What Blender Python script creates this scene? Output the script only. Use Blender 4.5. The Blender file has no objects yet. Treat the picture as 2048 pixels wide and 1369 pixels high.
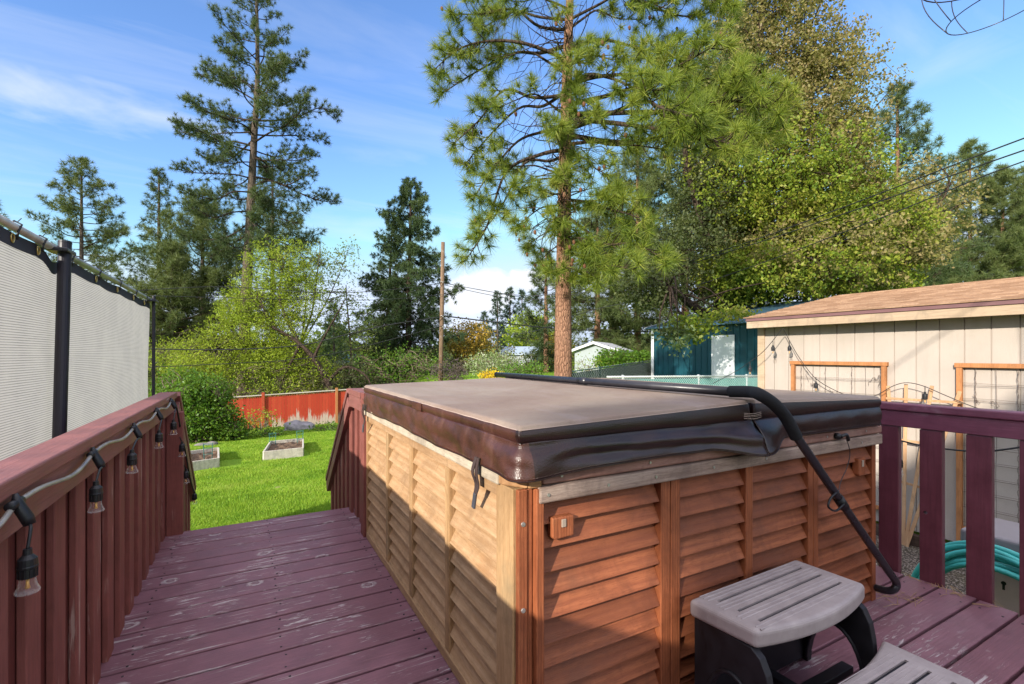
import bpy, math, random
import numpy as np
from mathutils import Vector, Matrix
R = math.radians
SC = bpy.context.scene
COL = SC.collection

# ------------------------------------------------------------------ camera
CAMZ = 1.17; YAW = R(28.72); FPX = 960.0; HORIZON = 709.0
cam_data = bpy.data.cameras.new("camera")
cam = bpy.data.objects.new("camera", cam_data); COL.objects.link(cam)
cam.location = (0, 0, CAMZ); cam.rotation_euler = (R(90), 0, -YAW)
cam_data.sensor_width = 36; cam_data.lens = FPX / 2048 * 36
cam_data.shift_y = (HORIZON - 684.5) / 2048
cam_data.clip_start = 0.05; cam_data.clip_end = 3000
SC.camera = cam
SNY, CSY = math.sin(YAW), math.cos(YAW)

def at(px, py, depth):
    """a point of the place that lies `depth` metres in front of where the photographer stood"""
    a = (px - 1024) / FPX
    return Vector((depth * (SNY + a * CSY), depth * (CSY - a * SNY), CAMZ - (py - HORIZON) / FPX * depth))

# ------------------------------------------------------------------ light
SUN = Vector((-1.0, -0.50, 0.435)).normalized()        # towards the sun
EL = math.asin(SUN.z); AZ = math.atan2(SUN.x, SUN.y)
sd = bpy.data.lights.new("sun", 'SUN'); sd.energy = 2.75; sd.angle = R(0.9); sd.color = (1.0, 0.93, 0.82)
so = bpy.data.objects.new("sun", sd); COL.objects.link(so)
so.rotation_euler = (-SUN).to_track_quat('-Z', 'Y').to_euler()
so.location = (-20, -10, 12)

SC.view_settings.view_transform = 'Standard'; SC.view_settings.look = 'None'
SC.view_settings.exposure = 1.44; SC.view_settings.gamma = 1.0
SC.view_settings.use_curve_mapping = False
try:
    SC.cycles.use_denoising = True
    SC.cycles.max_bounces = 6; SC.cycles.diffuse_bounces = 4; SC.cycles.transparent_max_bounces = 8
    SC.cycles.caustics_reflective = False; SC.cycles.caustics_refractive = False
except Exception:
    pass

# ------------------------------------------------------------------ node helpers
class NT:
    def __init__(s, tree): s.t = tree; s.n = tree.nodes; s.l = tree.links
    def new(s, kind, **kw):
        nd = s.n.new(kind)
        for k, v in kw.items(): setattr(nd, k, v)
        return nd
    def put(s, sock, v):
        if hasattr(v, 'default_value') or hasattr(v, 'is_linked'): s.l.new(v, sock)
        elif isinstance(v, (tuple, list)):
            v = tuple(v)
            if len(v) == 3 and sock.type == 'RGBA': v = v + (1,)
            sock.default_value = v
        else: sock.default_value = v
    def math(s, op, a, b=0.0, c=None, clamp=False):
        m = s.new('ShaderNodeMath', operation=op, use_clamp=clamp)
        s.put(m.inputs[0], a); s.put(m.inputs[1], b)
        if c is not None: s.put(m.inputs[2], c)
        return m.outputs[0]
    def vmath(s, op, a, b=(0, 0, 0)):
        m = s.new('ShaderNodeVectorMath', operation=op); s.put(m.inputs[0], a); s.put(m.inputs[1], b)
        return m.outputs['Value'] if op == 'DOT_PRODUCT' else m.outputs[0]
    def mix(s, f, a, b, mode='MIX'):
        m = s.new('ShaderNodeMix', data_type='RGBA', blend_type=mode, clamp_factor=True)
        s.put(m.inputs[0], f); s.put(m.inputs[6], a); s.put(m.inputs[7], b)
        return m.outputs[2]
    def mapr(s, v, a, b, c=0.0, d=1.0):
        m = s.new('ShaderNodeMapRange'); s.put(m.inputs[0], v)
        for i, q in enumerate((a, b, c, d)): s.put(m.inputs[i + 1], q)
        return m.outputs[0]
    def noise(s, vec, scale=5.0, detail=4.0, rough=0.55, dist=0.0):
        m = s.new('ShaderNodeTexNoise'); s.put(m.inputs['Vector'], vec)
        m.inputs['Scale'].default_value = scale; m.inputs['Detail'].default_value = detail
        m.inputs['Roughness'].default_value = rough; m.inputs['Distortion'].default_value = dist
        return m.outputs[0]
    def voro(s, vec, scale=5.0, feature='F1'):
        m = s.new('ShaderNodeTexVoronoi', feature=feature); s.put(m.inputs['Vector'], vec)
        m.inputs['Scale'].default_value = scale
        return m.outputs[0]
    def obj(s): return s.new('ShaderNodeTexCoord').outputs['Object']
    def scale(s, v, sc):
        m = s.new('ShaderNodeMapping'); s.put(m.inputs['Vector'], v); s.put(m.inputs['Scale'], sc)
        return m.outputs[0]
    def island(s): return s.new('ShaderNodeNewGeometry').outputs['Random Per Island']
    def sep(s, v):
        m = s.new('ShaderNodeSeparateXYZ'); s.put(m.inputs[0], v); return m.outputs
    def bump(s, h, strength=0.3, dist=0.01):
        m = s.new('ShaderNodeBump'); s.put(m.inputs['Height'], h)
        m.inputs['Strength'].default_value = strength; m.inputs['Distance'].default_value = dist
        return m.outputs[0]

def new_mat(name):
    m = bpy.data.materials.new(name); m.use_nodes = True
    t = NT(m.node_tree); t.n.clear()
    out = t.new('ShaderNodeOutputMaterial')
    p = t.new('ShaderNodeBsdfPrincipled'); t.l.new(p.outputs[0], out.inputs[0])
    return m, t, p, out

def fin(t, p, col=None, rough=None, nrm=None, metal=None, spec=None):
    if col is not None: t.put(p.inputs['Base Color'], col)
    if rough is not None: t.put(p.inputs['Roughness'], rough)
    if nrm is not None: t.put(p.inputs['Normal'], nrm)
    if metal is not None: t.put(p.inputs['Metallic'], metal)
    if spec is not None: t.put(p.inputs['Specular IOR Level'], spec)

def grain_vec(t, axis, stretch=14.0):
    """object coordinates squeezed along the board, with a different offset for each board"""
    v = t.obj(); isl = t.island()
    off = t.new('ShaderNodeCombineXYZ')
    for i, k in enumerate((37.0, 71.0, 53.0)): t.put(off.inputs[i], t.math('MULTIPLY', isl, k))
    sc = [1.0, 1.0, 1.0]; sc['xyz'.index(axis)] = 1.0 / stretch
    return t.scale(t.vmath('ADD', v, off.outputs[0]), tuple(sc)), isl

def wood(name, axis, dark, light, scale=28.0, rough=0.75, var=0.25, bump=0.25, grey=None, greyamt=0.0, knots=True):
    m, t, p, o = new_mat(name)
    v, isl = grain_vec(t, axis)
    n1 = t.noise(v, scale, 6, 0.62, 0.6); n2 = t.noise(v, scale * 5, 3, 0.6)
    w = t.new('ShaderNodeTexWave', wave_type='BANDS', bands_direction={'x': 'Y', 'y': 'X', 'z': 'X'}[axis])
    t.put(w.inputs['Vector'], v); w.inputs['Scale'].default_value = scale * 0.35
    w.inputs['Distortion'].default_value = 5.0; w.inputs['Detail'].default_value = 3
    f = t.math('ADD', t.math('MULTIPLY', n1, 0.78), t.math('MULTIPLY', w.outputs[1], 0.22))
    c = t.mix(t.mapr(f, 0.25, 0.75), dark, light)
    c = t.mix(t.mapr(n2, 0.50, 0.75, 0, 0.6), c, tuple(q * 0.6 for q in dark))
    st = t.noise(t.scale(t.obj(), (1.6, 1.6, 0.9)), 4.5, 7, 0.7, 0.6); c = t.mix(t.mapr(st, 0.47, 0.70, 0, 0.72), c, (dark[0] * 0.62, dark[1] * 0.66, dark[2] * 0.72))
    c = t.mix(t.math('MULTIPLY', t.math('ABSOLUTE', t.math('SUBTRACT', isl, 0.5)), var * 2), c, tuple(q * 0.55 for q in dark))
    if grey:
        g = t.noise(t.obj(), 3.0, 5, 0.6)
        c = t.mix(t.mapr(g, 0.62 - greyamt * 0.4, 0.8 - greyamt * 0.4, 0, min(1, 0.4 + greyamt)), c, grey)
    fin(t, p, c, t.mapr(n1, 0.2, 0.8, rough - 0.1, rough + 0.1), t.bump(t.math('ADD', f, t.math('MULTIPLY', n2, 0.4)), bump, 0.004), spec=0.3)
    return m

def painted(name, axis, col, worn, wear=0.3, rough=0.55, spec=0.4, knots=0.5, var=0.3, sheltered=None):
    """painted timber: slight grain in the paint, chips and streaks where the wood shows, pale knots"""
    m, t, p, o = new_mat(name)
    v, isl = grain_vec(t, axis, 18.0)
    n1 = t.noise(v, 40, 6, 0.65, 0.4)
    pat = t.noise(t.obj(), 2.3, 4, 0.6); gr = t.noise(v, 95, 4, 0.7)
    mott = t.noise(t.obj(), 9, 5, 0.65)
    c = t.mix(t.mapr(mott, 0.3, 0.7), tuple(q * 0.78 for q in col), tuple(min(1, q * 1.18) for q in col))
    c = t.mix(t.math('MULTIPLY', isl, var), c, tuple(q * 0.6 for q in col))
    c = t.mix(t.mapr(gr, 0.45, 0.72, 0, 0.45), c, tuple(q * 0.5 for q in col)); c = t.mix(t.mapr(n1, 0.62, 0.8, 0, 0.3), c, tuple(min(1, q * 1.6) for q in col))
    m1 = t.math('MULTIPLY', t.mapr(n1, 0.56, 0.63), t.mapr(pat, 0.66 - wear * 0.5, 0.74 - wear * 0.5))
    k = list((6.0, 6.0, 6.0)); k['xyz'.index(axis)] = 2.2
    kv = t.vmath('ADD', t.scale(t.obj(), tuple(k)), t.vmath('SCALE', (0, 0, 0)))
    kn = t.voro(t.vmath('ADD', t.scale(t.obj(), tuple(k)), t.scale(t.vmath('MULTIPLY', v, (0.4, 0.4, 0.4)), (1, 1, 1))), 1.0)
    ring = t.math('MULTIPLY', t.mapr(kn, 0.05, 0.10), t.mapr(kn, 0.20, 0.13))
    ring = t.math('MULTIPLY', ring, t.mapr(t.noise(t.obj(), 30, 3), 0.40, 0.6))
    if sheltered is not None:      # no wear where the boards lie sheltered beyond the tub
        sh_ = t.mapr(t.sep(t.obj())[0], sheltered, sheltered + 0.3, 1.0, 0.12); m1 = t.math('MULTIPLY', m1, sh_); ring = t.math('MULTIPLY', ring, sh_)
    mask = t.math('MAXIMUM', m1, t.math('MULTIPLY', ring, knots), clamp=True)
    c = t.mix(t.math('MULTIPLY', mask, 0.85), c, worn)
    h = t.math('ADD', t.math('MULTIPLY', n1, 0.6), t.math('MULTIPLY', mask, -0.6))
    fin(t, p, c, t.math('ADD', t.math('MULTIPLY', mask, 0.25), t.mapr(mott, 0.3, 0.7, rough - 0.08, rough + 0.1)), t.bump(t.math('ADD', h, t.math('MULTIPLY', gr, 0.6)), 0.6, 0.004), spec=spec)
    return m

def plain(name, col, rough=0.5, metal=0.0, spec=0.5, var=0.25, scale=12.0, bump=0.0):
    m, t, p, o = new_mat(name)
    n = t.noise(t.obj(), scale, 5, 0.6)
    c = t.mix(t.mapr(n, 0.3, 0.7), tuple(q * (1 - var) for q in col), tuple(min(1, q * (1 + var)) for q in col))
    fin(t, p, c, t.mapr(n, 0.3, 0.7, max(0.05, rough - 0.08), min(1, rough + 0.08)), t.bump(n, bump, 0.01) if bump else None, metal, spec)
    return m

def leafy(name, cols, trans=0.35, rough=0.5, patch=0.35):
    """foliage: colour changes from leaf to leaf and from spray to spray, and light passes through"""
    m, t, p, o = new_mat(name)
    isl = t.island(); n = t.noise(t.obj(), patch, 3, 0.6)
    f = t.math('ADD', t.math('MULTIPLY', isl, 0.55), t.math('MULTIPLY', t.mapr(n, 0.3, 0.7), 0.45))
    r = t.new('ShaderNodeValToRGB'); t.put(r.inputs[0], f)
    e = r.color_ramp.elements
    while len(e) < len(cols): e.new(0.5)
    for i, c in enumerate(cols):
        e[i].position = 0.08 + 0.84 * i / max(1, len(cols) - 1); e[i].color = tuple(c) + (1,)
    fin(t, p, r.outputs[0], rough, spec=0.25)
    tr = t.new('ShaderNodeBsdfTranslucent'); t.put(tr.inputs[0], t.mix(0.35, r.outputs[0], (0.30, 0.34, 0.03)))
    mx = t.new('ShaderNodeMixShader'); mx.inputs[0].default_value = trans
    t.l.new(p.outputs[0], mx.inputs[1]); t.l.new(tr.outputs[0], mx.inputs[2]); t.l.new(mx.outputs[0], o.inputs[0])
    return m

# ------------------------------------------------------------------ sky
world = bpy.data.worlds.new("World"); SC.world = world; world.use_nodes = True
w = NT(world.node_tree); w.n.clear()
wo = w.new('ShaderNodeOutputWorld'); bg = w.new('ShaderNodeBackground'); w.l.new(bg.outputs[0], wo.inputs[0])
sky = w.new('ShaderNodeTexSky', sky_type='NISHITA', sun_disc=False, sun_elevation=EL, sun_rotation=AZ,
            altitude=600, air_density=1.0, dust_density=0.3, ozone_density=3.5)
dirv = w.new('ShaderNodeTexCoord').outputs['Generated']
sx, sy, sz = w.sep(dirv)
zz = w.math('MAXIMUM', sz, 0.03)
pl = w.new('ShaderNodeCombineXYZ'); w.put(pl.inputs[0], w.math('DIVIDE', sx, zz)); w.put(pl.inputs[1], w.math('DIVIDE', sy, zz))
rot = w.new('ShaderNodeMapping'); w.put(rot.inputs['Vector'], pl.outputs[0])
rot.inputs['Rotation'].default_value = (0, 0, R(-28)); rot.inputs['Scale'].default_value = (0.35, 1.5, 1)
wisps = w.mapr(w.noise(rot.outputs[0], 1.1, 7, 0.58, 0.8), 0.52, 0.82, 0, 0.30)
cl = wisps
def veil(px, py, wide, high, amt, sharp=0.2, nscale=6.0, puffy=False, lo=0.42, hi=0.62):
    """one cloud: an oval patch of sky round a direction, broken up by noise"""
    global cl
    d = (at(px, py, 100) - Vector((0, 0, CAMZ))).normalized()
    rt = Vector((d.y, -d.x, 0)).normalized(); up = rt.cross(d).normalized()
    u = w.math('DIVIDE', w.vmath('DOT_PRODUCT', dirv, tuple(rt)), wide)
    v = w.math('DIVIDE', w.vmath('DOT_PRODUCT', dirv, tuple(up)), high)
    q = w.math('ADD', w.math('MULTIPLY', u, u), w.math('MULTIPLY', v, v))
    f = w.math('GREATER_THAN', w.vmath('DOT_PRODUCT', dirv, tuple(d)), 0.3)
    nz = w.noise(w.scale(dirv, (1, 1, 1 if puffy else 3.5)), nscale, 6, 0.55, 0.4)
    e = w.math('SUBTRACT', 1.0, q)
    e = w.math('ADD', w.math('MULTIPLY', e, 0.55 if puffy else 0.42), w.math('MULTIPLY', w.math('SUBTRACT', nz, 0.5), 1.6 if puffy else 1.7))
    mk = w.math('MULTIPLY', w.mapr(e, 0.0, sharp), w.math('MULTIPLY', f, amt))
    cl = w.math('MAXIMUM', cl, mk)
veil(130, 190, 0.22, 0.038, 0.62, 0.9)
veil(20, 130, 0.18, 0.05, 0.30, 1.0)
veil(0, 300, 0.1, 0.03, 0.25, 0.9)
veil(960, 590, 0.075, 0.05, 0.8, 0.25, 14, True)
veil(1060, 560, 0.07, 0.025, 0.85, 0.25, 18, True)
veil(930, 640, 0.16, 0.05, 0.45, 0.7)
veil(700, 455, 0.15, 0.03, 0.42, 1.0)
veil(760, 310, 0.10, 0.025, 0.3, 1.0)
veil(640, 130, 0.10, 0.02, 0.2, 1.0)
veil(1900, 130, 0.08, 0.03, 0.28, 1.0)
veil(230, 540, 0.12, 0.03, 0.6, 0.8, 12, True)
hsv = w.new('ShaderNodeHueSaturation'); w.put(hsv.inputs['Color'], sky.outputs[0])
hsv.inputs['Hue'].default_value = 0.506; hsv.inputs['Saturation'].default_value = 1.07; hsv.inputs['Value'].default_value = 1.0
skc = w.vmath('MINIMUM', hsv.outputs[0], (2.45, 2.85, 3.6))
cc = w.mix(cl, skc, (3.3, 3.35, 3.5))
# added broken bright cloud, unseen overhead and behind the photographer, to lift the shade
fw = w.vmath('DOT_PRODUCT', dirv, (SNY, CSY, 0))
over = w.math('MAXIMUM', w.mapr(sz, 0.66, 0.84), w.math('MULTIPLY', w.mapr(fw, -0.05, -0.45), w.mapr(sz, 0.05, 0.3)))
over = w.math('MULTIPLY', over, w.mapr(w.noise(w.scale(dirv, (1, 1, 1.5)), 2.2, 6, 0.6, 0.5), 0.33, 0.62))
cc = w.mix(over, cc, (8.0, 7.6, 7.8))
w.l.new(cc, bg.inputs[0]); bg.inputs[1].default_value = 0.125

# ------------------------------------------------------------------ mesh helpers
class MB:
    """collects solids; build() links them as ONE mesh object"""
    def __init__(s): s.v = []; s.f = []
    def add(s, vs, fs):
        o = len(s.v); s.v += [tuple(q) for q in vs]; s.f += [tuple(i + o for i in q) for q in fs]
        return s
    def box(s, x0, x1, y0, y1, z0, z1):
        vs = [(x, y, z) for z in (z0, z1) for y in (y0, y1) for x in (x0, x1)]
        return s.add(vs, [(0, 2, 3, 1), (4, 5, 7, 6), (0, 1, 5, 4), (2, 6, 7, 3), (0, 4, 6, 2), (1, 3, 7, 5)])
    def bar(s, a, b, w, h, up=(0, 0, 1)):
        """a straight timber from a to b, w wide, h high"""
        a, b = Vector(a), Vector(b); d = (b - a).normalized(); r = d.cross(Vector(up))
        if r.length < 1e-4: r = d.cross(Vector((1, 0, 0)))
        r.normalize(); u = r.cross(d)
        vs = [e + r * (i * w / 2) + u * (j * h / 2) for e in (a, b) for j in (-1, 1) for i in (-1, 1)]
        return s.add(vs, [(0, 1, 3, 2), (4, 6, 7, 5), (0, 4, 5, 1), (2, 3, 7, 6), (0, 2, 6, 4), (1, 5, 7, 3)])
    def tube(s, pts, rad, n=8, cap=True):
        pts = [Vector(q) for q in pts]
        if not isinstance(rad, (list, tuple)): rad = [rad] * len(pts)
        vs = []; ref = None
        for i, q in enumerate(pts):
            d = (pts[min(i + 1, len(pts) - 1)] - pts[max(i - 1, 0)])
            d = d.normalized() if d.length > 1e-9 else Vector((0, 0, 1))
            if ref is None:
                ref = Vector((0, 0, 1)) if abs(d.z) < 0.9 else Vector((1, 0, 0))
            r = (ref - d * ref.dot(d)); r = r.normalized() if r.length > 1e-6 else d.orthogonal().normalized()
            ref = r; u = d.cross(r)
            for k in range(n):
                a = 2 * math.pi * k / n
                vs.append(q + (r * math.cos(a) + u * math.sin(a)) * rad[i])
        fs = [(i * n + k, i * n + (k + 1) % n, (i + 1) * n + (k + 1) % n, (i + 1) * n + k) for i in range(len(pts) - 1) for k in range(n)]
        if cap: fs += [tuple(range(n - 1, -1, -1)), tuple(range((len(pts) - 1) * n, len(pts) * n))]
        return s.add(vs, fs)
    def lathe(s, prof, c=(0, 0, 0), n=20):
        c = Vector(c); vs = []; fs = []
        for (r, z) in prof:
            for k in range(n):
                a = 2 * math.pi * k / n; vs.append(c + Vector((r * math.cos(a), r * math.sin(a), z)))
        for i in range(len(prof) - 1):
            for k in range(n):
                fs.append((i * n + k, i * n + (k + 1) % n, (i + 1) * n + (k + 1) % n, (i + 1) * n + k))
        return s.add(vs, fs)
    def prism(s, poly, ext):
        """a flat polygon (3-D points, counter-clockwise seen from +ext) pushed along ext"""
        n = len(poly); e = Vector(ext); a = [Vector(q) for q in poly]
        return s.add(a + [q + e for q in a], [tuple(range(n - 1, -1, -1)), tuple(range(n, 2 * n))] +
                     [(i, (i + 1) % n, (i + 1) % n + n, i + n) for i in range(n)])
    def build(s, name, m, parent=None, smooth=False, bevel=0.0, loc=None, seg=2, auto=None):
        me = bpy.data.meshes.new(name)
        off = Vector((0, 0, 0))
        if parent is not None:
            q = parent
            while q is not None: off = off + q.location; q = q.parent
        elif loc is not None: off = Vector(loc)
        me.from_pydata([tuple(Vector(q) - off) for q in s.v], [], s.f); me.validate(); me.update()
        o = bpy.data.objects.new(name, me); COL.objects.link(o)
        if m is not None: me.materials.append(m)
        if parent is not None: o.parent = parent
        elif loc is not None: o.location = loc
        if smooth: me.polygons.foreach_set('use_smooth', [True] * len(me.polygons))
        if bevel:
            b = o.modifiers.new('bevel', 'BEVEL'); b.width = bevel; b.segments = seg; b.limit_method = 'ANGLE'; b.angle_limit = R(40)
            if smooth: b.harden_normals = True
        return o

def raw(name, V, F, m, parent=None, smooth=False):
    """mesh straight from arrays: V (n,3), F (m,k) with k corners per face"""
    V = np.asarray(V, dtype=np.float64); F = np.asarray(F, dtype=np.int32)
    if parent is not None:
        q = parent; off = np.zeros(3)
        while q is not None: off = off + np.array(q.location); q = q.parent
        V = V - off
    me = bpy.data.meshes.new(name); k = F.shape[1]
    me.vertices.add(len(V)); me.vertices.foreach_set('co', V.astype(np.float32).ravel())
    me.loops.add(F.size); me.loops.foreach_set('vertex_index', F.ravel())
    me.polygons.add(len(F)); me.polygons.foreach_set('loop_start', np.arange(0, F.size, k, dtype=np.int32))
    if smooth: me.polygons.foreach_set('use_smooth', np.ones(len(F), dtype=bool))
    me.update(calc_edges=True)
    o = bpy.data.objects.new(name, me); COL.objects.link(o); me.materials.append(m)
    if parent is not None: o.parent = parent
    return o

def tag(o, label=None, cat=None, group=None, kind=None):
    if label: o['label'] = label
    if cat: o['category'] = cat
    if group: o['group'] = group
    if kind: o['kind'] = kind
    return o

def thing(name, loc, label, cat, group=None):
    o = bpy.data.objects.new(name, None); COL.objects.link(o); o.location = loc; o.empty_display_size = 0.2
    return tag(o, label, cat, group)

def kids(o): return [c for c in list(COL.objects) if c.parent == o]
def copy_tree(o, parent=None):
    c = o.copy(); COL.objects.link(c)
    if parent is not None: c.parent = parent
    for ch in kids(o): copy_tree(ch, c)
    return c

def spline(pts, n=8):
    """points along a smooth curve through pts"""
    P = [Vector(q) for q in pts]; out = []
    for i in range(len(P) - 1):
        p0, p1, p2, p3 = P[max(i - 1, 0)], P[i], P[i + 1], P[min(i + 2, len(P) - 1)]
        for k in range(n):
            t = k / n
            out.append(0.5 * ((2 * p1) + (p2 - p0) * t + (2 * p0 - 5 * p1 + 4 * p2 - p3) * t * t + (3 * p1 - p0 - 3 * p2 + p3) * t ** 3))
    out.append(P[-1]); return out

def ground(x, y):
    """height of the yard: falls away to the left and beyond the deck, level by the shed"""
    f = min(1.0, max(0.0, (12.0 - x) / 5.5)); f = f * f * (3 - 2 * f)
    d = max(0.0, min(y, 27.0) - 5.0)
    return -0.95 - 0.072 * d * f + 0.035 * max(0.0, min(y, 27.0) - 9.0) * (1 - f)

def drop(px, py):
    """where the line of sight through that point meets the yard"""
    lo, hi = 1.0, 120.0
    for _ in range(60):
        mid = (lo + hi) / 2; q = at(px, py, mid)
        if q.z > ground(q.x, q.y): lo = mid
        else: hi = mid
    return at(px, py, lo)
# ------------------------------------------------------------------ materials
MAR = (0.112, 0.032, 0.036); WORN = (0.42, 0.37, 0.35)
M = {}
def deck_mat():
    """purple deck paint: chips and short scratches down to pale wood, ringed knots, smooth where it lies sheltered"""
    m, t, p, o = new_mat('deck_paint'); ob = t.obj(); x, y, z = t.sep(ob)
    v, isl = grain_vec(t, 'x', 7.0); vl, _ = grain_vec(t, 'x', 30.0)
    col = (0.222, 0.104, 0.130)
    n1 = t.noise(v, 55, 6, 0.7, 0.6); fine = t.noise(vl, 120, 4, 0.7); lng = t.noise(vl, 60, 4, 0.65); mott = t.noise(ob, 7, 6, 0.65); pat = t.noise(ob, 2.6, 5, 0.65, 0.4); tiny = t.noise(ob, 60, 4, 0.7)
    c = t.mix(t.mapr(mott, 0.3, 0.7), tuple(q * 0.78 for q in col), tuple(q * 1.2 for q in col))
    c = t.mix(t.math('MULTIPLY', isl, 0.35), c, (0.15, 0.055, 0.062)); c = t.mix(t.mapr(fine, 0.45, 0.75, 0, 0.45), c, tuple(q * 0.55 for q in col))
    c = t.mix(t.mapr(pat, 0.5, 0.75, 0, 0.35), c, (0.27, 0.16, 0.19))
    sh_ = t.mapr(x, 2.3, 2.7, 1.0, 0.0)
    chips = t.math('MULTIPLY', t.mapr(n1, 0.56, 0.60), t.mapr(pat, 0.49, 0.57))
    scr = t.math('MULTIPLY', t.mapr(lng, 0.585, 0.64), t.mapr(t.noise(ob, 3.1, 4, 0.6), 0.50, 0.57))
    row = t.math('FLOOR', t.math('DIVIDE', t.math('SUBTRACT', 3.825, y), 0.1445)); ry = t.math('FRACT', t.math('DIVIDE', t.math('SUBTRACT', 3.825, y), 0.1445))
    kv = t.new('ShaderNodeCombineXYZ'); t.put(kv.inputs[0], t.math('ADD', t.math('DIVIDE', x, 0.34), t.math('MULTIPLY', row, 5.37))); t.put(kv.inputs[1], t.math('ADD', t.math('MULTIPLY', ry, 0.55), t.math('MULTIPLY', row, 3.0)))
    wob = t.math('MULTIPLY', t.math('SUBTRACT', t.noise(ob, 35, 3), 0.5), 0.07)
    vo = t.new('ShaderNodeTexVoronoi', voronoi_dimensions='2D'); t.put(vo.inputs['Vector'], kv.outputs[0]); vo.inputs['Scale'].default_value = 1.0
    kd = t.math('ADD', vo.outputs[0], wob); has = t.math('GREATER_THAN', t.sep(vo.outputs['Color'])[0], 0.62)
    ring = t.math('MULTIPLY', t.mapr(kd, 0.05, 0.07), t.mapr(kd, 0.13, 0.095)); core = t.math('MULTIPLY', t.mapr(kd, 0.05, 0.02), 0.5)
    kn = t.math('MULTIPLY', t.math('MULTIPLY', t.math('MAXIMUM', ring, core), has), t.mapr(tiny, 0.36, 0.46))
    mask = t.math('MULTIPLY', t.math('MAXIMUM', t.math('MAXIMUM', chips, scr), kn), sh_, clamp=True)
    c = t.mix(t.math('MULTIPLY', mask, 0.92), c, t.mix(t.mapr(fine, 0.35, 0.7), (0.58, 0.52, 0.52), (0.38, 0.31, 0.31)))
    c = t.mix(t.math('MULTIPLY', t.math('MULTIPLY', t.mapr(kd, 0.16, 0.05), has), 0.35), c, (0.10, 0.04, 0.05))
    h = t.math('ADD', t.math('MULTIPLY', fine, 0.7), t.math('ADD', t.math('MULTIPLY', mask, -0.8), t.math('MULTIPLY', lng, 0.5)))
    fin(t, p, c, t.math('ADD', t.math('MULTIPLY', mask, 0.25), t.mapr(mott, 0.3, 0.7, 0.40, 0.58)), t.bump(h, 0.55, 0.004), spec=0.42)
    return m
M['deck'] = deck_mat()
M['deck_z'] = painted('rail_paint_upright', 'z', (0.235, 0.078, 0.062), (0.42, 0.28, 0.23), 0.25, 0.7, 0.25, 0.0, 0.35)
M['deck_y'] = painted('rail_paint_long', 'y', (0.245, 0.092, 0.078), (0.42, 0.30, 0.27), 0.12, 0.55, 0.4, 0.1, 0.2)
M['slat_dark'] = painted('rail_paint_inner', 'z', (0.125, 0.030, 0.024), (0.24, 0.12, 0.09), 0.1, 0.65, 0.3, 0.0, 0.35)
M['plum_z'] = painted('plum_paint_upright', 'z', (0.150, 0.040, 0.056), (0.4, 0.35, 0.35), 0.05, 0.42, 0.45, 0.0, 0.15)
M['plum_y'] = painted('plum_paint_long', 'y', (0.195, 0.055, 0.086), (0.5, 0.45, 0.45), 0.10, 0.40, 0.45, 0.15, 0.15)
M['cedar_pale_y'] = wood('sun_bleached_cedar_long', 'y', (0.36, 0.205, 0.095), (0.52, 0.34, 0.19), 70, 0.8, 0.35, 0.4, (0.34, 0.15, 0.05), 0.10)
M['cedar_pale_z'] = wood('sun_bleached_cedar_upright', 'z', (0.32, 0.18, 0.075), (0.52, 0.33, 0.165), 90, 0.8, 0.2, 0.3, (0.20, 0.18, 0.11), 0.2)
M['cedar_red_x'] = wood('red_cedar_long', 'x', (0.23, 0.066, 0.028), (0.41, 0.135, 0.056), 70, 0.6, 0.85, 0.6, (0.15, 0.065, 0.038), 0.2)
M['cedar_red_z'] = wood('red_cedar_upright', 'z', (0.20, 0.055, 0.022), (0.40, 0.13, 0.052), 90, 0.55, 0.2, 0.25, (0.40, 0.26, 0.12), 0.1)
M['grey_x'] = wood('weathered_trim_front', 'x', (0.19, 0.125, 0.095), (0.46, 0.35, 0.28), 90, 0.85, 0.1, 0.6)
M['grey_y'] = wood('weathered_trim_side', 'y', (0.34, 0.27, 0.19), (0.56, 0.48, 0.36), 80, 0.8, 0.1, 0.4)
M['rim_x'] = wood('rim_timber_front', 'x', (0.17, 0.07, 0.05), (0.36, 0.20, 0.155), 90, 0.6, 0.1, 0.35, (0.4, 0.33, 0.28), 0.1)
M['rim_corner'] = wood('rim_timber_corner', 'x', (0.34, 0.17, 0.07), (0.50, 0.29, 0.14), 30, 0.65, 0.2, 0.3)
M['black'] = plain('black_plastic', (0.012, 0.012, 0.014), 0.45, 0, 0.4, 0.3)
M['foam'] = plain('black_foam', (0.016, 0.016, 0.018), 0.85, 0, 0.25, 0.3, 60, 0.2)
M['tubeblack'] = plain('black_powder_coat', (0.018, 0.017, 0.022), 0.32, 0, 0.5, 0.2)
M['post'] = plain('dark_post_paint', (0.014, 0.011, 0.018), 0.5, 0, 0.4, 0.25)
M['steel'] = plain('galvanised_tube', (0.42, 0.41, 0.38), 0.45, 0.7, 0.5, 0.25)
M['screw'] = plain('screw_head', (0.5, 0.48, 0.44), 0.4, 0.8, 0.5, 0.2)
M['brass'] = plain('brass_eyelet', (0.55, 0.4, 0.15), 0.35, 0.8, 0.5, 0.2)
M['step'] = None
M['base'] = plain('black_step_base', (0.014, 0.013, 0.016), 0.5, 0, 0.35, 0.35, 20)
M['cord'] = plain('black_cord', (0.014, 0.014, 0.014), 0.5, 0, 0.4, 0.3)
M['cable_pale'] = None
M['teal_hose'] = plain('teal_hose_rubber', (0.06, 0.44, 0.41), 0.45, 0, 0.4, 0.12)
M['reel'] = plain('beige_plastic', (0.64, 0.47, 0.48), 0.55, 0, 0.4, 0.08)
M['reel_lid'] = plain('grey_plastic', (0.24, 0.22, 0.23), 0.55, 0, 0.4, 0.1)
M['stitch'] = plain('pale_thread', (0.42, 0.32, 0.27), 0.8, 0, 0.2, 0.2)
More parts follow.
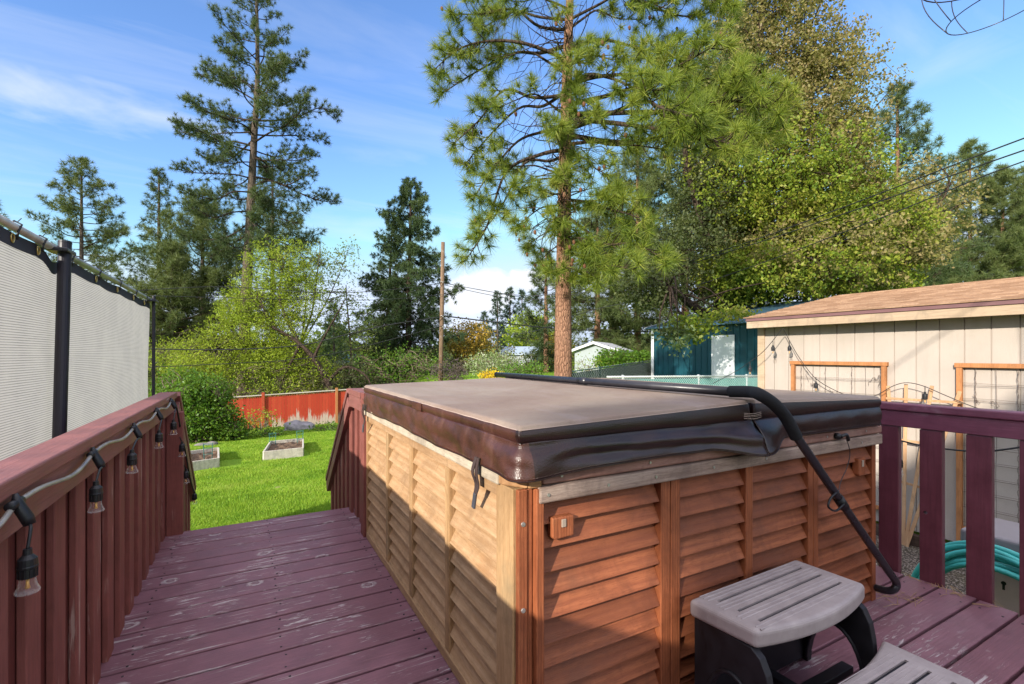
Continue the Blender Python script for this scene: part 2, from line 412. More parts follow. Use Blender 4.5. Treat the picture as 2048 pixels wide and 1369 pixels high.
M['wire'] = plain('rusty_wire', (0.16, 0.12, 0.10), 0.6, 0.4, 0.4, 0.4)
M['greenwire'] = plain('green_coated_wire', (0.03, 0.14, 0.12), 0.5, 0, 0.4, 0.2)
M['frame_x'] = wood('frame_cedar', 'z', (0.33, 0.13, 0.045), (0.50, 0.22, 0.085), 30, 0.65, 0.2, 0.2)
M['lath'] = wood('trellis_lath', 'z', (0.44, 0.24, 0.12), (0.60, 0.38, 0.21), 30, 0.7, 0.2, 0.2)
M['filament'] = plain('amber_filament', (0.8, 0.42, 0.08), 0.3, 0.3, 0.5, 0.1)
M['bed'] = wood('bleached_bed_board', 'x', (0.46, 0.41, 0.33), (0.66, 0.60, 0.50), 18, 0.85, 0.2, 0.3)
M['soil'] = plain('dry_soil', (0.13, 0.085, 0.055), 0.95, 0, 0.1, 0.5, 25, 0.8)

def glass_mat():
    m, t, p, o = new_mat('clear_bulb_glass')
    fin(t, p, (0.95, 0.93, 0.90), 0.06, spec=0.8)
    tp = t.new('ShaderNodeBsdfTransparent'); tp.inputs[0].default_value = (0.97, 0.95, 0.92, 1)
    lw = t.new('ShaderNodeLayerWeight'); lw.inputs[0].default_value = 0.35
    mx = t.new('ShaderNodeMixShader'); t.put(mx.inputs[0], t.mapr(lw.outputs['Facing'], 0.2, 1.0, 0.05, 0.55))
    t.l.new(tp.outputs[0], mx.inputs[1]); t.l.new(p.outputs[0], mx.inputs[2]); t.l.new(mx.outputs[0], o.inputs[0])
    return m
M['glass'] = glass_mat()

def vinyl(name, dark, light, fade, fadeamt):
    m, t, p, o = new_mat(name)
    v = t.obj(); n = t.noise(v, 4.5, 7, 0.68, 0.6); n2 = t.noise(t.scale(v, (1, 1, 0.35)), 11, 5, 0.6); fine = t.voro(v, 260)
    c = t.mix(t.mapr(n, 0.35, 0.7), dark, light)
    c = t.mix(t.mapr(n2, 0.55, 0.75, 0, fadeamt), c, fade)
    fin(t, p, c, t.mapr(n, 0.3, 0.7, 0.27, 0.42), t.bump(t.math('ADD', t.math('MULTIPLY', fine, 0.4), t.math('ADD', n, t.math('MULTIPLY', t.noise(t.scale(v, (1, 1, 2.5)), 14, 5, 0.6, 1.0), 0.8))), 0.18, 0.010), spec=0.5)
    return m
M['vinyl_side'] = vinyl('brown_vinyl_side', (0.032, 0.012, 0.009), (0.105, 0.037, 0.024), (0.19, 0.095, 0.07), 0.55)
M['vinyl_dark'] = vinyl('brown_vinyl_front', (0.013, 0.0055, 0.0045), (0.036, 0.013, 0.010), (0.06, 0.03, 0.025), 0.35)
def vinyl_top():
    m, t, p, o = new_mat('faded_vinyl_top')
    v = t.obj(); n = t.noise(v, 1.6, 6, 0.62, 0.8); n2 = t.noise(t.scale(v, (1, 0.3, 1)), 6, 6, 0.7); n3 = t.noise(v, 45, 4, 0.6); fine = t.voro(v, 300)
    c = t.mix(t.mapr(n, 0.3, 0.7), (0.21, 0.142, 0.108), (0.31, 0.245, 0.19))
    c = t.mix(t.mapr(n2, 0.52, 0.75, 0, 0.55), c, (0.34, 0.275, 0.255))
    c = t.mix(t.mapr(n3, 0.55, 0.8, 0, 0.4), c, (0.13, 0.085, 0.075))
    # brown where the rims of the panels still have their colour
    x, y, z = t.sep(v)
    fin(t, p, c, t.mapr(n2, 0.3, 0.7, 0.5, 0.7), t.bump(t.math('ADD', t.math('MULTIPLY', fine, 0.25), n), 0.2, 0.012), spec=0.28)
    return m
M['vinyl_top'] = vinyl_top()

def step_mat():
    m, t, p, o = new_mat('taupe_tread_plastic')
    n = t.noise(t.obj(), 14, 6, 0.65); n2 = t.noise(t.scale(t.obj(), (0.3, 3, 1)), 30, 4)
    c = t.mix(t.mapr(n, 0.3, 0.7), (0.28, 0.235, 0.228), (0.38, 0.325, 0.315))
    c = t.mix(t.mapr(n2, 0.6, 0.8, 0, 0.4), c, (0.48, 0.42, 0.41))
    fin(t, p, c, 0.5, t.bump(n, 0.08, 0.004), spec=0.35); return m
M['step'] = step_mat()
def cable_mat():
    m, t, p, o = new_mat('grey_flat_cable')
    x, y, z = t.sep(t.obj())
    n = t.noise(t.obj(), 20, 3)
    fin(t, p, t.mix(t.mapr(n, 0.35, 0.65), (0.20, 0.18, 0.17), (0.34, 0.31, 0.26)), 0.28, spec=0.6); return m
M['cable_pale'] = cable_mat()

def cloth_mat():
    m, t, p, o = new_mat('grey_shade_cloth')
    x, y, z = t.sep(t.obj())
    n = t.noise(t.obj(), 3, 5, 0.6); n2 = t.noise(t.scale(t.obj(), (1, 0.2, 6)), 20, 3)
    s = t.math('SINE', t.math('MULTIPLY', t.math('ADD', z, t.math('MULTIPLY', n2, 0.003)), 2 * math.pi / 0.0125))
    f = t.mapr(s, 0.1, 0.9)
    c = t.mix(f, (0.36, 0.342, 0.348), (0.115, 0.112, 0.12))
    c = t.mix(t.mapr(n, 0.4, 0.7, 0, 0.3), c, (0.44, 0.42, 0.405))
    fin(t, p, c, 0.8, t.bump(s, 0.25, 0.004), spec=0.15)
    tr = t.new('ShaderNodeBsdfTranslucent'); t.put(tr.inputs[0], t.mix(0.2, c, (0.5, 0.48, 0.47)))
    mx = t.new('ShaderNodeMixShader'); mx.inputs[0].default_value = 0.50
    t.l.new(p.outputs[0], mx.inputs[1]); t.l.new(tr.outputs[0], mx.inputs[2]); t.l.new(mx.outputs[0], o.inputs[0])
    return m
M['cloth'] = cloth_mat()
M['hem'] = plain('dark_hem', (0.045, 0.042, 0.055), 0.8, 0, 0.2, 0.3)

def lawn_mat():
    m, t, p, o = new_mat('lawn_turf')
    v = t.obj(); n = t.noise(v, 0.6, 5, 0.6, 0.3); n2 = t.noise(v, 5, 5, 0.7); n3 = t.noise(v, 60, 4, 0.7)
    c = t.mix(t.mapr(n, 0.35, 0.65), (0.12, 0.24, 0.015), (0.185, 0.325, 0.025))
    c = t.mix(t.mapr(n2, 0.5, 0.75, 0, 0.5), c, (0.085, 0.18, 0.012))
    c = t.mix(t.mapr(n3, 0.3, 0.7, 0, 0.6), c, (0.24, 0.37, 0.035))
    fin(t, p, c, 0.9, t.bump(t.math('ADD', n3, n2), 0.8, 0.04), spec=0.1); return m
M['lawn'] = lawn_mat()
def gravel_mat():
    m, t, p, o = new_mat('pale_gravel')
    v = t.obj(); d = t.voro(v, 55); n = t.noise(v, 2, 4)
    vc = t.new('ShaderNodeTexVoronoi'); t.put(vc.inputs['Vector'], v); vc.inputs['Scale'].default_value = 55
    c = t.mix(t.sep(vc.outputs['Color'])[0], (0.20, 0.16, 0.13), (0.42, 0.36, 0.31))
    c = t.mix(t.mapr(d, 0.25, 0.6), c, (0.06, 0.05, 0.04)); c = t.mix(t.mapr(n, 0.45, 0.7, 0, 0.4), c, (0.14, 0.12, 0.05))
    fin(t, p, c, 0.9, t.bump(t.math('MULTIPLY', d, -1), 0.9, 0.02), spec=0.2); return m
M['gravel'] = gravel_mat()

# ------------------------------------------------------------------ ground
def ground_sheet():
    xs = np.concatenate([np.linspace(-900, -60, 12)[:-1], np.linspace(-60, 60, 121)[:-1], np.linspace(60, 900, 12)])
    ys = np.concatenate([np.linspace(-200, -20, 6)[:-1], np.linspace(-20, 60, 101)[:-1], np.linspace(60, 1500, 14)])
    X, Y = np.meshgrid(xs, ys)
    Z = np.vectorize(ground)(X, Y)
    rg = np.random.default_rng(3)
    Z = Z + (np.sin(X * 1.3 + Y * 0.7) + np.sin(X * 0.6 - Y * 1.1)) * 0.012
    V = np.stack([X, Y, Z], -1).reshape(-1, 3); nx = len(xs)
    i = np.arange(len(ys) - 1)[:, None] * nx + np.arange(nx - 1)[None]
    F = np.stack([i, i + 1, i + nx + 1, i + nx], -1).reshape(-1, 4)
    return raw('lawn', V, F, M['lawn'], smooth=True)
tag(ground_sheet(), 'bright green lawn sloping down from the deck stairs to the red fence', 'lawn', kind='structure')

g = MB(); n = 24
for j in range(n):
    for i in range(n):
        pass
xs = np.linspace(3.2, 6.38, 40); ys = np.linspace(-3, 5.2, 80)
X, Y = np.meshgrid(xs, ys); rg = np.random.default_rng(5)
Z = np.vectorize(ground)(X, Y) + 0.035 + rg.normal(0, 0.006, X.shape)
Z[0, :] -= 0.1; Z[-1, :] -= 0.1; Z[:, 0] -= 0.1
V = np.stack([X, Y, Z], -1).reshape(-1, 3)
i = np.arange(79)[:, None] * 40 + np.arange(39)[None]
tag(raw('gravel_path', V, np.stack([i, i + 1, i + 41, i + 40], -1).reshape(-1, 4), M['gravel']), 'strip of pale gravel between the deck and the beige shed', 'gravel path', kind='structure')

# ------------------------------------------------------------------ deck
PITCH = 0.1445; DY1 = 3.825
d = MB(); rnd = random.Random(4)
y = DY1; k = 0
while y > -1.0:
    x0, x1 = -0.545, 3.055
    dz = rnd.uniform(-0.0015, 0.0015)
    d.box(x0, x1 + rnd.uniform(-0.006, 0.006), y - PITCH + 0.012, y, -0.036 + dz, dz)
    y -= PITCH; k += 1
deck = d.build('wooden_deck', M['deck'], bevel=0.004, seg=2)
tag(deck, 'purple painted deck of broad boards with peeling paint and pale knots', 'deck', kind='structure')
f = MB()
f.box(-0.53, 3.03, 3.77, 3.808, -0.25, -0.04); f.box(3.01, 3.045, -1.0, 3.77, -0.25, -0.04)
f.box(-0.54, -0.505, -1.0, 3.77, -0.25, -0.04)
f.build('rim_joist', M['plum_y'], deck)
MB().box(-0.50, 3.0, -0.98, 3.76, -0.262, -0.255).build('gap_shade_sheet', plain('gap_shade_black', (0.012, 0.010, 0.010), 0.95, 0, 0.1), deck)  # black sheet added to put dark shade in the board gaps
f = MB()
for xx in (0.1, 1.2, 2.2): f.box(xx, xx + 0.04, -1.0, 3.76, -0.23, -0.04)
for xx in (-0.45, 1.3, 2.9):
    for yy in (0.2, 1.9, 3.6): f.box(xx, xx + 0.09, yy, yy + 0.09, -1.4, -0.24)
f.build('joist', M['plum_y'], deck)
# nail heads along the joists
f = MB(); rnd = random.Random(8)
y = DY1
while y > 0.3:
    for xx in (-0.40, 0.12, 0.62, 1.22, 2.22, 2.95):
        for e in (0.03, 0.11):
            f.lathe([(0.0, 0.0028), (0.0042, 0.0022), (0.0045, 0.0)], (xx + rnd.uniform(-.012, .012), y - e, 0), 8)
    y -= PITCH
f.build('nail', plain('dark_nail', (0.03, 0.02, 0.025), 0.5, 0.3), deck, smooth=True)['kind'] = 'stuff'

# stairs down to the lawn
st = thing('deck_stairs', (0.1, 3.83, 0), 'purple wooden stairs going down from the deck edge to the lawn', 'stairs')
for i in range(5):
    MB().box(-0.40, 0.62, 3.83 + i * 0.255, 4.10 + i * 0.255, -0.18 * (i + 1) - 0.036, -0.18 * (i + 1)).build('tread', M['deck'], st, bevel=0.004)
for xx in (-0.44, 0.625):
    MB().prism([(xx, 3.83, -0.05), (xx, 3.83, -0.30), (xx, 5.12, -1.16), (xx, 5.12, -0.95)], (0.036, 0, 0)).build('stringer', M['plum_y'], st)

# railing along the left of the deck, board on board
rl = thing('deck_railing', (-0.47, 1.5, 0), 'brown red board on board railing hung with string lights, beside the grey screen', 'railing', 'deck railings')
YE = 3.87
MB().box(-0.516, -0.418, -0.95, YE, 0.882, 0.920).build('cap_rail', M['deck_y'], rl, bevel=0.005)
MB().box(-0.468, -0.430, -0.95, YE - 0.012, 0.795, 0.880).build('top_rail', M['deck_y'], rl, bevel=0.003)
MB().box(-0.4675, -0.378, YE - 0.10, YE - 0.014, -0.02, 0.793).build('post', M['deck_z'], rl, bevel=0.004)
yy = 3.72; rnd = random.Random(2)
MB().box(-0.490, -0.4705, 3.7675, 3.868, -0.25, 0.8815).build('slat', M['deck_z'], rl, bevel=0.003)
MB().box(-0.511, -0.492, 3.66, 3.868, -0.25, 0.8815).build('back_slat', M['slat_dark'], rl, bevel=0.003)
while yy > -0.9:
    MB().box(-0.490, -0.4705, yy - 0.046, yy + 0.046, -0.25, 0.8815).build('slat', M['deck_z'], rl, bevel=0.003)
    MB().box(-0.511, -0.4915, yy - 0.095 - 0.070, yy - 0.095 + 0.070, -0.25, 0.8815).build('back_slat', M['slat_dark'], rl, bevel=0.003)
    yy -= 0.1905

def stair_rail(x, sgn, y0, label, group):
    """sloping railing: cap, rail under it and upright boards that follow the stairs"""
    t = thing('stair_railing', (x, y0, 0), label, 'railing', group)
    a = Vector((x, y0, 0.905)); b = Vector((x, y0 + 1.12, 0.0)); dn = (b - a).normalized()
    c = MB(); c.bar(a, b, 0.09, 0.038); c.build('cap_rail', M['deck_y'], t, bevel=0.004)
    o = Vector((0, 0, -0.085))
    c = MB(); c.bar(a + o + Vector((sgn * 0.02, 0, 0)), b + o + Vector((sgn * 0.02, 0, 0)) - dn * 0.02, 0.036, 0.085); c.build('top_rail', M['deck_y'], t, bevel=0.003)
    k = 0; q = y0 + 0.06
    while q < y0 + 1.08:
        zt = 0.905 - 0.905 / 1.12 * (q - y0) - 0.045; inner = k % 2 == 0
        xx = x + sgn * (0.0 if inner else -0.022)
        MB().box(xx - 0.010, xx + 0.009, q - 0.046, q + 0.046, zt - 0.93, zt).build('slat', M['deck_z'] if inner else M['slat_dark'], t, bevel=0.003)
        q += 0.093; k += 1
    return t
stair_rail(-0.448, 1, YE + 0.02, 'sloping stair railing below the hanging string lights', 'stair railings')
stair_rail(0.672, -1, 3.66, 'sloping stair railing beside the hot tub, half in shade', 'stair railings')
rs = thing('short_railing', (0.69, 3.42, 0), 'short red brown railing post panel at the back corner of the hot tub', 'railing', 'deck railings')
MB().box(0.635, 0.735, 3.235, 3.66, 0.882, 0.920).build('cap_rail', M['deck_y'], rs, bevel=0.004)
MB().box(0.640, 0.676, 3.24, 3.655, 0.795, 0.880).build('top_rail', M['deck_y'], rs, bevel=0.003)
for i, yy in enumerate((3.60, 3.42)):
    MB().box(0.678, 0.698, yy - 0.046, yy + 0.046, -0.04, 0.880).build('slat', M['deck_z'], rs, bevel=0.003)
for i, yy in enumerate((3.52, 3.34)):
    MB().box(0.700, 0.720, yy - 0.060, yy + 0.060, -0.04, 0.880).build('back_slat', M['slat_dark'], rs, bevel=0.003)
MB().box(0.641, 0.735, 3.142, 3.232, 0.001, 0.918).build('post', M['deck_z'], rs, bevel=0.004)

# railing along the right of the deck, wide open balusters
rr = thing('plum_railing', (3.09, 1.2, 0), 'plum painted railing of wide spaced boards beside the step and hot tub', 'railing', 'deck railings')
MB().box(3.045, 3.140, -0.9, 3.80, 0.868, 0.906).build('cap_rail', M['plum_y'], rr, bevel=0.006)
MB().box(3.058, 3.096, -0.9, 3.79, 0.782, 0.8665).build('top_rail', M['plum_y'], rr, bevel=0.004)
yy = 1.3125
ys_ = [1.3125 + 0.185 * k for k in range(-11, 14)]
for i, yy in enumerate(ys_):
    b = MB().box(3.064, 3.102, yy - 0.047, yy + 0.047, -0.24, 0.780).build('baluster', M['plum_z'], rr, bevel=0.004)
    if abs(yy - 1.1275) < 1e-3:        # the one with a drilled hole
        cut = MB().lathe([(0.0, -0.06), (0.0085, -0.06), (0.0085, 0.06), (0.0, 0.06)], (0, 0, 0), 20)
        cut.v = [(3.083 + q[2], 1.1485 + q[0], 0.352 + q[1]) for q in cut.v]
        co = cut.build('hole', None, smooth=False)
        bo = b.modifiers.new('hole', 'BOOLEAN'); bo.object = co; bo.operation = 'DIFFERENCE'; bo.solver = 'EXACT'
        dg = bpy.context.evaluated_depsgraph_get(); me = bpy.data.meshes.new_from_object(b.evaluated_get(dg))
        b.modifiers.clear(); b.data = me; bpy.data.objects.remove(co)
# pale scuffs on the rail face
def onz(px, py, z): return at(px, py, FPX * (CAMZ - z) / (py - HORIZON))
def ony(px, py, Y):
    a = (px - 1024) / FPX; return at(px, py, Y / (CSY - a * SNY))
def onx(px, py, X):
    a = (px - 1024) / FPX; return at(px, py, X / (SNY + a * CSY))

# ------------------------------------------------------------------ hot tub
TX0, TX1, TY0, TY1 = 0.660, 2.625, 1.175, 3.160
tub = thing('hot_tub', (1.64, 2.17, 0), 'square hot tub with louvred cedar sides on the purple deck', 'hot tub')
MB().box(TX0 + 0.055, TX1 - 0.04, TY0 + 0.055, TY1 - 0.03, 0.004, 0.80).build('shell', plain('tub_inner_body', (0.10, 0.045, 0.022), 0.8), tub)
rnd = random.Random(11)
def louvre_x(x0, x1, yf, z0, z1, m):          # faces -Y
    b = MB(); z = z1; p = 0.0695; k = 0
    while z > z0 + 0.01:
        zb = max(z - p, z0 - 0.004); j = rnd.uniform(-0.0015, 0.0015); e = rnd.uniform(-0.002, 0.002)
        vs = [(x, y, zz) for x in (x0, x1) for (y, zz) in ((yf + 0.040, z + 0.008), (yf + 0.050, z + 0.008), (yf + 0.020, zb + e), (yf + 0.001 + j, zb + e + 0.001))]
        b.add(vs, [(0, 1, 2, 3), (7, 6, 5, 4), (0, 3, 7, 4), (3, 2, 6, 7), (2, 1, 5, 6), (1, 0, 4, 5)])
        z -= p; k += 1
    return b.build('louvre_panel', m, tub, bevel=0.0018)
def louvre_y(y0, y1, xf, z0, z1, m):          # faces -X
    b = MB(); z = z1; p = 0.0695
    while z > z0 + 0.01:
        zb = max(z - p, z0 - 0.004); j = rnd.uniform(-0.0015, 0.0015); e = rnd.uniform(-0.003, 0.003)
        vs = [(x, y, zz) for y in (y0, y1) for (x, zz) in ((xf + 0.040, z + 0.008), (xf + 0.050, z + 0.008), (xf + 0.020, zb + e), (xf + 0.001 + j, zb + e + 0.001))]
        b.add(vs, [(3, 2, 1, 0), (4, 5, 6, 7), (4, 7, 3, 0), (7, 6, 2, 3), (6, 5, 1, 2), (5, 4, 0, 1)])
        z -= p
    return b.build('louvre_panel', m, tub, bevel=0.0018)
# left side
edges = [(3.125, 2.640), (2.595, 2.205), (2.160, 1.738), (1.693, 1.294)]
for a, b_ in edges: louvre_y(b_, a, TX0, 0.045, 0.742, M['cedar_pale_y'])
for y0 in (2.595, 2.160, 1.693): MB().box(TX0 - 0.002, TX0 + 0.035, y0, y0 + 0.045, 0.046, 0.7425).build('stile', M['cedar_pale_z'], tub, bevel=0.003)
MB().box(TX0 - 0.001, TX0 + 0.035, 3.125, 3.160, 0.0, 0.7425).build('stile', M['cedar_pale_z'], tub, bevel=0.003)
MB().box(TX0 - 0.006, TX0 + 0.035, 1.296, 3.124, 0.003, 0.0445).build('base_rail', M['cedar_pale_y'], tub, bevel=0.003)
MB().box(TX0 - 0.004, TX0 + 0.035, 1.296, 3.15, 0.7435, 0.7815).build('trim_strip', M['cedar_pale_y'], tub, bevel=0.003)
MB().box(TX0 - 0.018, TX0 + 0.06, 1.262, 3.17, 0.783, 0.828).build('rim', M['grey_y'], tub, bevel=0.006)
# front
for a, b_ in ((0.742, 1.212), (1.304, 1.655), (1.698, 2.064), (2.140, 2.586)): louvre_x(a, b_, TY0, 0.03, 0.742, M['cedar_red_x'])
for a, b_ in ((1.2125, 1.256), (1.259, 1.3035), (1.6555, 1.6975), (2.0645, 2.100), (2.103, 2.1395)):
    MB().box(a, b_, TY0 - 0.003, TY0 + 0.035, 0.012, 0.7425).build('stile', M['cedar_red_z'], tub, bevel=0.003)
MB().box(2.5865, 2.622, TY0 - 0.002, TY0 + 0.035, 0.0, 0.7425).build('stile', M['cedar_red_z'], tub, bevel=0.003)
MB().box(0.742, 2.586, TY0 + 0.004, TY0 + 0.035, 0.002, 0.027).build('base_rail', M['cedar_red_x'], tub, bevel=0.003)
MB().box(0.722, 2.640, TY0 - 0.022, TY0 + 0.03, 0.7445, 0.792).build('trim_strip', M['grey_x'], tub, bevel=0.005)
MB().box(0.735, 2.650, TY0 - 0.016, TY0 + 0.06, 0.794, 0.834).build('rim', M['rim_x'], tub, bevel=0.009, seg=3)
MB().prism([(0.644, 1.2605, 0.789), (0.644, 1.236, 0.789), (0.690, 1.165, 0.789), (0.690, 1.24, 0.789), (0.67, 1.2605, 0.789)], (0, 0, 0.041)).build('rim_corner', M['rim_corner'], tub, bevel=0.005)
MB().prism([(0.692, 1.164, 0.789), (0.7335, 1.160, 0.789), (0.7335, 1.225, 0.789), (0.692, 1.24, 0.789)], (0, 0, 0.041)).build('rim_corner', M['rim_corner'], tub, bevel=0.005)
# corner post of four strips
for (x0, x1, y0, y1, mm) in ((0.654, 0.690, 1.190, 1.2935, 'cedar_red_z'), (0.662, 0.6935, 1.172, 1.1885, 'cedar_red_z'), (0.695, 0.7125, 1.176, 1.22, 'cedar_red_z'), (0.714, 0.7405, 1.158, 1.22, 'cedar_red_z')):
    MB().box(x0, x1, y0, y1, 0.0, 0.787).build('corner_strip', M['cedar_pale_z'] if x0 < 0.655 else M[mm], tub, bevel=0.003)
sc_ = MB()
for (x, y, z) in ((0.678, 1.172, 0.69), (0.678, 1.172, 0.447)):
    sc_.tube([(x, y + 0.001, z), (x, y - 0.003, z)], [0.0075, 0.006], 14); sc_.tube([(x, y - 0.003, z), (x, y - 0.0034, z)], 0.002, 6)
for x in (0.75, 0.97, 1.17, 1.45, 1.75, 2.05, 2.45): sc_.tube([(x, TY0 - 0.021, 0.768), (x, TY0 - 0.0245, 0.768)], 0.005, 10)
for x in (0.80, 1.15, 1.6, 2.18, 2.5): sc_.tube([(x, TY0 - 0.015, 0.816), (x, TY0 - 0.0185, 0.816)], 0.0045, 10)
sc_.build('screw', M['screw'], tub, smooth=False)['kind'] = 'stuff'
knot = MB()
for (x, z) in ((1.232, 0.44), (1.281, 0.445), (2.09, 0.50)): knot.lathe([(0, 0.0), (0.012, 0.0005), (0.014, -0.003)], (0, 0, 0), 12)
for px_, py_ in ((1124, 1054), (1721, 934)):
    p = ony(px_, py_, TY0 - 0.004); big = px_ < 1300
    wd, ht = (0.038, 0.032) if big else (0.030, 0.040)
    hb = MB().prism([(p.x - wd, TY0 - 0.012, p.z - ht * 0.75), (p.x - wd * 0.8, TY0 - 0.012, p.z - ht), (p.x + wd, TY0 - 0.012, p.z - ht * 0.9), (p.x + wd, TY0 - 0.012, p.z + ht), (p.x - wd, TY0 - 0.012, p.z + ht)], (0, 0.03, 0)).build('handle_block', M['cedar_red_z'], tub, bevel=0.004)
    MB().box(p.x - 0.008, p.x + 0.008, TY0 - 0.016, TY0 - 0.011, p.z + 0.002, p.z + ht * 0.8).build('latch_plate', plain('latch_plate', (0.33, 0.26, 0.2), 0.6), hb, bevel=0.002)
p = ony(1677, 873, TY0 - 0.03)
ck = MB(); ck.lathe([(0, 0), (0.013, 0), (0.014, 0.012), (0.009, 0.022), (0, 0.024)], (0, 0, 0), 14)
ck.v = [(p.x + q[0], p.y + 0.012 - q[2], p.z + q[1]) for q in ck.v]
ck.tube(spline([(p.x, p.y - 0.01, p.z), (p.x + 0.03, p.y - 0.016, p.z + 0.006), (p.x + 0.055, p.y - 0.012, p.z - 0.02)], 5), 0.0075, 8)
ck.build('cord_clip', M['black'], tub, smooth=True)

# ------------------------------------------------------------------ cover
cv = thing('hot_tub_cover', (1.64, 2.17, 0.83), 'brown vinyl folding hot tub cover with a faded top and hanging skirt', 'cover')
ZT, ZF, ZB = 0.972, 0.998, 0.922
def cover_panel(x0, x1, fold_right):
    nx, ny = 36, 60; V = []; rg = np.random.default_rng(7 if fold_right else 9)
    xs = np.linspace(0, 1, nx); ys = np.linspace(0, 1, ny)
    ex, ey = x1 - x0, (3.172 - 1.148)
    # rounded rim: extra loops close to the edge
    xs = np.unique(np.concatenate([xs, [0.004, 0.009, 0.016, 0.984, 0.991, 0.996]])); ys = np.unique(np.concatenate([ys, [0.002, 0.0045, 0.008, 0.992, 0.9955, 0.998]]))
    P = np.zeros((len(ys), len(xs), 3))
    for j, v in enumerate(ys):
        for i, u in enumerate(xs):
            t = u if fold_right else 1 - u
            z = ZT + (ZF - ZT) * t
            d = min(u * ex, (1 - u) * ex, v * ey, (1 - v) * ey)
            r = 0.014
            if d < r: z -= r - math.sqrt(max(0, r * r - (r - d) ** 2))
            z += 0.0030 * math.sin(7 * u + 3 * v) * math.sin(9 * v + 1) * min(1, d / 0.05) - 0.006 * math.sin(math.pi * u) * math.sin(math.pi * v)
            P[j, i] = (x0 + u * ex, 1.148 + v * ey, z)
    ny_, nx_ = P.shape[:2]; V = P.reshape(-1, 3)
    k = np.arange(ny_ - 1)[:, None] * nx_ + np.arange(nx_ - 1)[None]
    F = np.stack([k, k + 1, k + nx_ + 1, k + nx_], -1).reshape(-1, 4)
    ring = [i for i in range(nx_)] + [j * nx_ + nx_ - 1 for j in range(1, ny_)] + [(ny_ - 1) * nx_ + i for i in range(nx_ - 2, -1, -1)] + [j * nx_ for j in range(ny_ - 2, 0, -1)]
    rows = [ring]; allV = [V]; base = len(V)
    c = np.array([(x0 + x1) / 2, 2.16, 0])
    for q, (zz, off) in enumerate(((0.955, 0.003), (0.940, 0.0035), (0.928, 0.0), (ZB, -0.006))):
        B = V[ring].copy(); dirn = np.sign(B[:, :2] - c[:2]) * (np.abs(B[:, :2] - c[:2]) > np.array([ex / 2 - 0.001, ey / 2 - 0.001]))
        B[:, :2] += dirn * off; B[:, 2] = zz + 0.0015 * np.sin(B[:, 1] * 13 + B[:, 0] * 11)
        allV.append(B); rows.append(list(range(base, base + len(ring)))); base += len(ring)
    Fs = []; n = len(ring)
    for a, b in zip(rows[:-1], rows[1:]):
        for q in range(n): Fs.append((a[q], b[q], b[(q + 1) % n], a[(q + 1) % n]))
    F2 = np.concatenate([F, np.array(Fs)])
    o = raw('cover_panel', np.concatenate(allV), F2, M['vinyl_top'], cv, smooth=True)
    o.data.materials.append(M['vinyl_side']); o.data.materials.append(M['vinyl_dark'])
    nf = len(F); mi = np.zeros(len(F2), dtype=np.int32); mi[nf:] = 1
    for q, fc in enumerate(F2):
        cy = np.concatenate(allV)[list(fc)].mean(0)
        if q >= nf and cy[1] < 1.17: mi[q] = 2
    o.data.polygons.foreach_set('material_index', mi)
    s = MB(); zz = 0.957
    def zl(t): return (ZT + (ZF - ZT) * (t if fold_right else 1 - t)) - 0.012
    if fold_right: s.tube([(x0 - 0.0028, yv, zl(0) + 0.0006 * math.sin(yv * 40)) for yv in np.linspace(1.155, 3.165, 60)], 0.0013, 5)
    s.tube([(x0 + 0.006 + (ex - 0.012) * u, 1.1455, zl(u)) for u in np.linspace(0, 1, 30)], 0.0011, 5)
    s.build('stitching', M['stitch'], o)
    return o
pl_ = cover_panel(0.652, 1.636, True); pr_ = cover_panel(1.672, 2.604, False)

def skirt(name, A, B, out, zfun, bulge, m, nu=110, nv=12):
    """hanging vinyl between A and B: zfun(u) the lower edge, bulge(u,v) how far it stands out"""
    A, B, out = np.array(A), np.array(B), np.array(out); V = []
    for j in range(nv + 1):
        v = j / nv
        for i in range(nu + 1):
            u = i / nu; q = A + (B - A) * u
            z = ZB + 0.004 + (zfun(u) - ZB - 0.004) * v
            p = np.array([q[0], q[1], z]) + out * bulge(u, v); V.append(p)
    k = np.arange(nv)[:, None] * (nu + 1) + np.arange(nu)[None]
    F = np.stack([k, k + 1, k + nu + 2, k + nu + 1], -1).reshape(-1, 4)
    o = raw(name, np.array(V), F, m, cv, smooth=True)
    s = o.modifiers.new('thick', 'SOLIDIFY'); s.thickness = 0.003
    h = MB(); e = [V[nv * (nu + 1) + i] + out * 0.002 for i in range(nu + 1)]
    h.tube(e, 0.0022, 6); h.build('hem', M['stitch'] if name == 'x' else m, o)
    return o
sm = lambda t: t * t * (3 - 2 * t)
